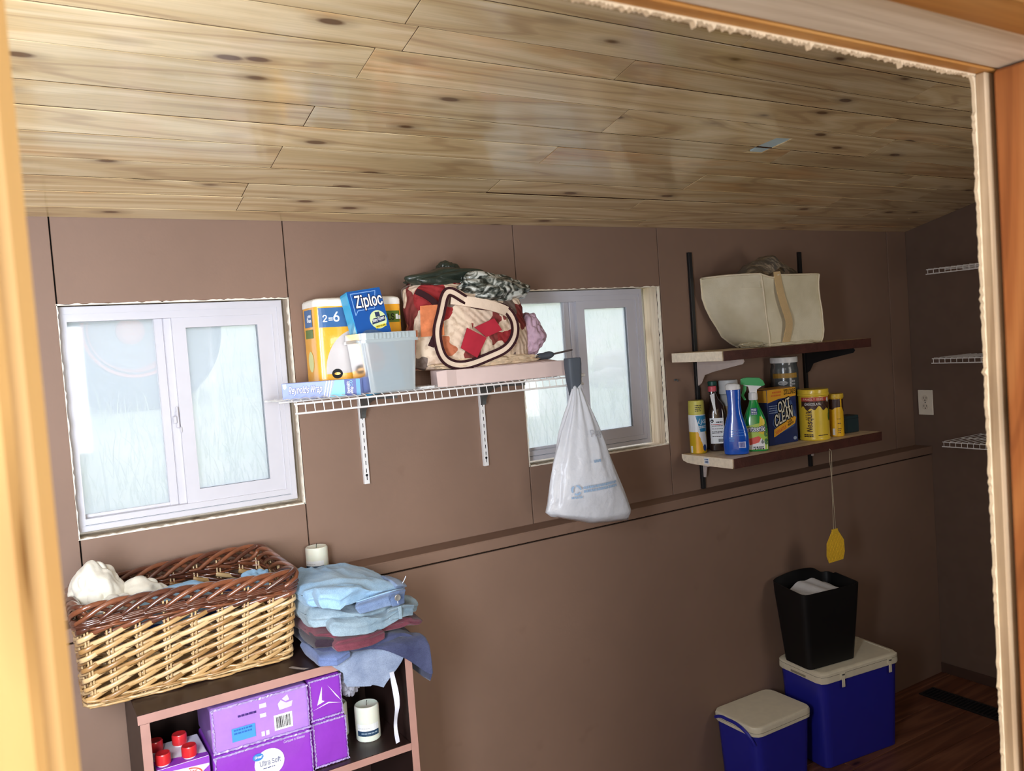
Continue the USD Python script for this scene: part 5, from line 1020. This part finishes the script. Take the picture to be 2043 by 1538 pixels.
single('navy_cloth', lump((.235, -.18, bz_ - .085), (.15, .07, .04), .22, 1.0, 6, 4, None, .3), CLD, 'dark navy cloth lying low inside the wicker basket', 'cloth', smooth=True)
single('blue_cloth', lump((.385, -.25, bz_ - .045), (.055, .07, .035), .3, 1.8, 15, 4), CLB, 'pale blue cloth at the right end inside the wicker basket', 'cloth', smooth=True)

# ---------------------------------------------------------------- folded trousers on the right end of the bookcase
def denim(name, a, b):
    ca, cb2 = lin(a), lin(b)
    return usdkit.material(stage, '/World/Looks/' + name, {'tc': ('texture_coordinate', {}), 'n': ('noise_texture', {'scale': 9.0, 'detail': 5.0, 'roughness': .65}), 'r': ('rgb_ramp', {'ramp': [(.32, cb2), (.62, ca)]}), 'f': ('noise_texture', {'scale': 520.0, 'detail': 2.0}), 'fr': ('rgb_ramp', {'ramp': [(.35, (.8,) * 3), (.65, (1.08,) * 3)]}),
        'm': ('mix_color', {'blend_type': 'multiply', 'fac': .8}), 'b': ('bump', {'strength': .3, 'distance': .002}), 'p': ('principled_bsdf', {'roughness': .9, 'specular_ior_level': .15, 'sheen_weight': .2})},
        [('tc.object', 'n.vector'), ('n.fac', 'r.fac'), ('tc.object', 'f.vector'), ('f.fac', 'fr.fac'), ('r.color', 'm.a'), ('fr.color', 'm.b'), ('m.result', 'p.base_color'), ('f.fac', 'b.height'), ('b.normal', 'p.normal')], 'p.BSDF')
def garment(path, y0, y1, th, folds=2, seed=0, amp=.010, skew=0.0, ns=70, na=56):
    """a folded garment: a soft layered slab swept along path (x, z); y0 / y1 its front and back (numbers or per path point)"""
    pp = np.asarray(path, float); L = smooth_path(np.c_[pp, np.zeros(len(pp))], ns)[:, :2]; T = np.gradient(L, axis=0); T /= np.linalg.norm(T, axis=1, keepdims=True); Nn = np.c_[-T[:, 1], T[:, 0]]
    k = np.linspace(0, 1, ns); kk = np.linspace(0, 1, len(pp)); Y0 = np.interp(k, kk, np.broadcast_to(y0, len(pp))); Y1 = np.interp(k, kk, np.broadcast_to(y1, len(pp))); TH = np.interp(k, kk, np.broadcast_to(th, len(pp)))
    endc = np.clip(np.minimum(k, 1 - k) / .05, 0, 1) ** .5
    rings = []
    t = np.linspace(0, 2 * np.pi, na, endpoint=False); c, s = np.cos(t), np.sin(t)
    for i in range(ns):
        yy = np.sign(c) * np.abs(c) ** .5; hh = np.sign(s) * np.abs(s) ** .8
        y = (Y0[i] + Y1[i]) / 2 + (Y1[i] - Y0[i]) / 2 * yy * (1 - .035 * (1 - endc[i])); h = TH[i] / 2 * hh * max(endc[i], .25)
        y = y + np.where(c < -.3, 1, 0) * .006 * np.cos(h / max(TH[i], 1e-3) * math.pi * 2 * folds)      # the folds seen at the front
        P = np.column_stack([L[i, 0] + Nn[i, 0] * h, y, L[i, 1] + Nn[i, 1] * h])
        P[:, 0] += skew * (y - Y0[i])
        rings.append(P)
    q = loft(rings); v = q.vertices; n1 = meshkit.fbm(v * [16, 10, 30] + seed * 7.7, 3, seed) - .5; rid = 1 - np.abs(meshkit.noise(v * [9, 22, 12] + seed * 3.1 + np.c_[v[:, 1] * 12, v[:, 0] * 9, v[:, 0] * 0], seed + 5) * 2 - 1)
    q.vertices = v + np.c_[n1 * amp * .6, (meshkit.fbm(v * 13 + 40 + seed, 3, seed + 2) - .5) * amp * 1.3, n1 * amp + (rid ** 3 - .25) * amp * .7]
    return q
JB = denim('light_blue_denim', (168, 204, 232), (128, 168, 204)); JG = denim('grey_blue_denim', (160, 180, 192), (116, 140, 156)); MAR = denim('maroon_cotton', (124, 66, 78), (84, 40, 52)); NAVG = denim('slate_navy_cotton', (78, 84, 116), (48, 52, 82)); LGB = denim('pale_grey_blue_cotton', (158, 172, 196), (118, 132, 160)); PLUM = denim('dark_plum_cotton', (58, 44, 56), (34, 26, 34))
g = thing('folded_shorts', 'pale grey-blue garment at the bottom of the trouser pile, drooping over the bookcase front', 'shorts', (0, 0, 0))
def droop(mesh, y_edge=-.422, k=1.0, rad=.02):
    v = mesh.vertices.copy(); d = np.maximum(y_edge - v[:, 1], 0); a = np.minimum(d / rad, math.pi / 2 * .93); over = np.maximum(d - rad * math.pi / 2 * .93, 0)
    y = y_edge - rad * np.sin(a) - over * math.cos(math.pi / 2 * .93); drop = rad * (1 - np.cos(a)) + over * math.sin(math.pi / 2 * .93)
    s = d > 0; v[s, 1] = y[s]; v[s, 2] -= drop[s] * k; mesh.vertices = v; return mesh
part('cloth', droop(garment([(.495, BT + .008), (.56, BT + .008), (.64, BT + .009), (.70, BT + .009)], [-.44, -.50, -.535, -.47], -.14, [.014, .014, .014, .012], 1, 3, .006)), LGB, g, smooth=True)
part('hem', droop(garment([(.53, BT + .017), (.60, BT + .017), (.665, BT + .017)], [-.505, -.525, -.500], [-.455, -.46, -.455], .007, 1, 5, .002)), LGB, g, smooth=True)
part('drawstring', sheet(np.stack([np.c_[np.interp(np.linspace(0, 1, 30), [0, .5, 1], [.650, .656, .652]) + .003 * np.sin(np.linspace(0, 7, 30)), -.452 + .006 * np.sin(np.linspace(0, 9, 30)), np.linspace(.925, .735, 30)], np.c_[np.interp(np.linspace(0, 1, 30), [0, .5, 1], [.662, .668, .658]) + .003 * np.sin(np.linspace(0, 7, 30)), -.456 + .006 * np.sin(np.linspace(1, 10, 30)), np.linspace(.925, .742, 30)]], 1), .0012), M('white_tape', (214, 216, 228), .8), g, smooth=30, label='white drawstring tape')
g = thing('folded_trousers', 'slate navy garment draped over the right end of the bookcase, second from the bottom', 'trousers', (0, 0, 0))
part('cloth', garment([(.475, BT + .032), (.55, BT + .028), (.64, BT + .030), (.72, BT + .020), (.765, BT - .025), (.775, BT - .085), (.772, BT - .115)], [-.43, -.445, -.455, -.455, -.45, -.445, -.445], [-.15, -.14, -.14, -.16, -.17, -.18, -.18], [.030, .030, .030, .024, .015, .012, .010], 1, 8, .010), NAVG, g, smooth=True)
part('front_panel', droop(garment([(.60, BT + .022), (.68, BT + .022), (.757, BT + .012)], [-.445, -.50, -.560], [-.40, -.40, -.40], [.010, .010, .010], 1, 10, .004), -.448, 1, .03), NAVG, g, smooth=True)
part('blue_leg', droop(garment([(.468, BT + .022), (.51, BT + .020), (.555, BT + .018)], [-.455, -.47, -.45], [-.30, -.30, -.32], [.032, .030, .022], 1, 12, .006), -.44, .6, .03), denim('slate_blue_cotton', (112, 130, 176), (78, 92, 134)), g, smooth=True)
g = thing('folded_trousers', 'maroon garment with a rolled front fold in the middle of the trouser pile', 'trousers', (0, 0, 0))
part('cloth', garment([(.470, BT + .070), (.55, BT + .066), (.65, BT + .060), (.72, BT + .056), (.772, BT + .044)], [-.42, -.44, -.445, -.435, -.42], [-.16, -.15, -.15, -.16, -.20], [.044, .042, .040, .034, .022], 2, 14, .010), MAR, g, smooth=True)
part('rolled_fold', garment([(.510, BT + .052), (.56, BT + .050), (.61, BT + .050), (.645, BT + .052)], [-.462, -.470, -.470, -.462], [-.42, -.42, -.42, -.42], [.026, .034, .032, .026], 1, 16, .005), MAR, g, smooth=True)
part('dark_fold', garment([(.468, BT + .062), (.50, BT + .058), (.53, BT + .052)], [-.440, -.445, -.446], -.30, [.030, .028, .016], 1, 18, .004), PLUM, g, smooth=True)
g = thing('folded_jeans', 'grey-blue folded jeans just under the top pair', 'jeans', (0, 0, 0))
part('cloth', garment([(.462, BT + .116), (.53, BT + .110), (.60, BT + .100), (.68, BT + .096), (.74, BT + .086), (.776, BT + .072)], [-.42, -.445, -.455, -.44, -.42, -.39], [-.15, -.14, -.14, -.15, -.18, -.22], [.050, .052, .050, .044, .036, .022], 2, 21, .015), JG, g, smooth=True)
part('front_fold', droop(garment([(.50, BT + .104), (.56, BT + .094), (.63, BT + .090), (.70, BT + .094)], [-.465, -.478, -.472, -.452], [-.42, -.42, -.42, -.42], [.036, .032, .030, .022], 1, 23, .010), -.45, .5, .02), JG, g, smooth=True)
part('waistband', garment([(.655, BT + .098), (.70, BT + .098), (.735, BT + .090)], [-.462, -.458, -.445], [-.452, -.448, -.435], [.030, .032, .028], 1, 24, .002), JG, g, smooth=True)
part('belt_loop', cbox(.683, .692, -.4665, -.462, BT + .082, BT + .116, .001), JG, g)
g = thing('folded_jeans', 'light blue folded jeans with a metal button, topmost of the trouser pile', 'jeans', (0, 0, 0))
part('cloth', garment([(.462, BT + .160), (.52, BT + .164), (.59, BT + .160), (.66, BT + .150), (.715, BT + .142)], [-.41, -.435, -.445, -.435, -.415], [-.15, -.13, -.13, -.14, -.17], [.046, .050, .050, .040, .026], 2, 27, .017), JB, g, smooth=True)
part('front_fold', droop(garment([(.478, BT + .172), (.53, BT + .172), (.585, BT + .164), (.625, BT + .155)], [-.462, -.480, -.462, -.440], [-.40, -.40, -.40, -.40], [.040, .044, .034, .020], 1, 29, .011), -.45, .9, .03), JB, g, smooth=True)
JW = denim('waistband_denim', (136, 158, 190), (92, 112, 150))
part('waistband', garment([(.575, BT + .133), (.62, BT + .136), (.67, BT + .138), (.708, BT + .134)], [-.456, -.459, -.457, -.445], [-.445, -.448, -.446, -.434], [.032, .035, .037, .034], 1, 31, .0015), JW, g, smooth=True)
part('waistband_edge', tube(smooth_path([(.575, -.458, BT + .150), (.62, -.461, BT + .1545), (.67, -.459, BT + .157), (.708, -.446, BT + .152)], 24), .0018, 6), JB, g, smooth=True)
part('fly_tab', garment([(.664, BT + .137), (.69, BT + .137), (.710, BT + .134)], [-.464, -.462, -.450], [-.458, -.456, -.445], [.038, .039, .036], 1, 33, .001), denim('tab_denim', (116, 138, 176), (80, 100, 140)), g, smooth=True)
part('button', place(lathe([(0, 0), (.0082, 0), (.0088, .0012), (.0075, .0028), (.004, .0022), (0, .0022)], 22), (.683, -.465, BT + .139), (1, .05, 0), (0, 0, 1)), M('button_steel', (214, 214, 210), .3, .5, .8), g, smooth=35)
part('buttonhole', cbox(.6818, .6836, -.4660, -.4635, BT + .118, BT + .130, .0005), M('stitch_pale', (206, 214, 226), .7), g)
part('back_waist', garment([(.695, BT + .155), (.722, BT + .146), (.735, BT + .138)], [-.43, -.42, -.40], [-.30, -.30, -.32], [.022, .026, .022], 2, 35, .004), JW, g, smooth=True)
part('loose_thread', tube(smooth_path([(.722, -.41, BT + .156), (.730, -.412, BT + .168), (.733, -.412, BT + .174)], 8), .0011, 5), M('stitch_pale', (206, 214, 226), .7), g)
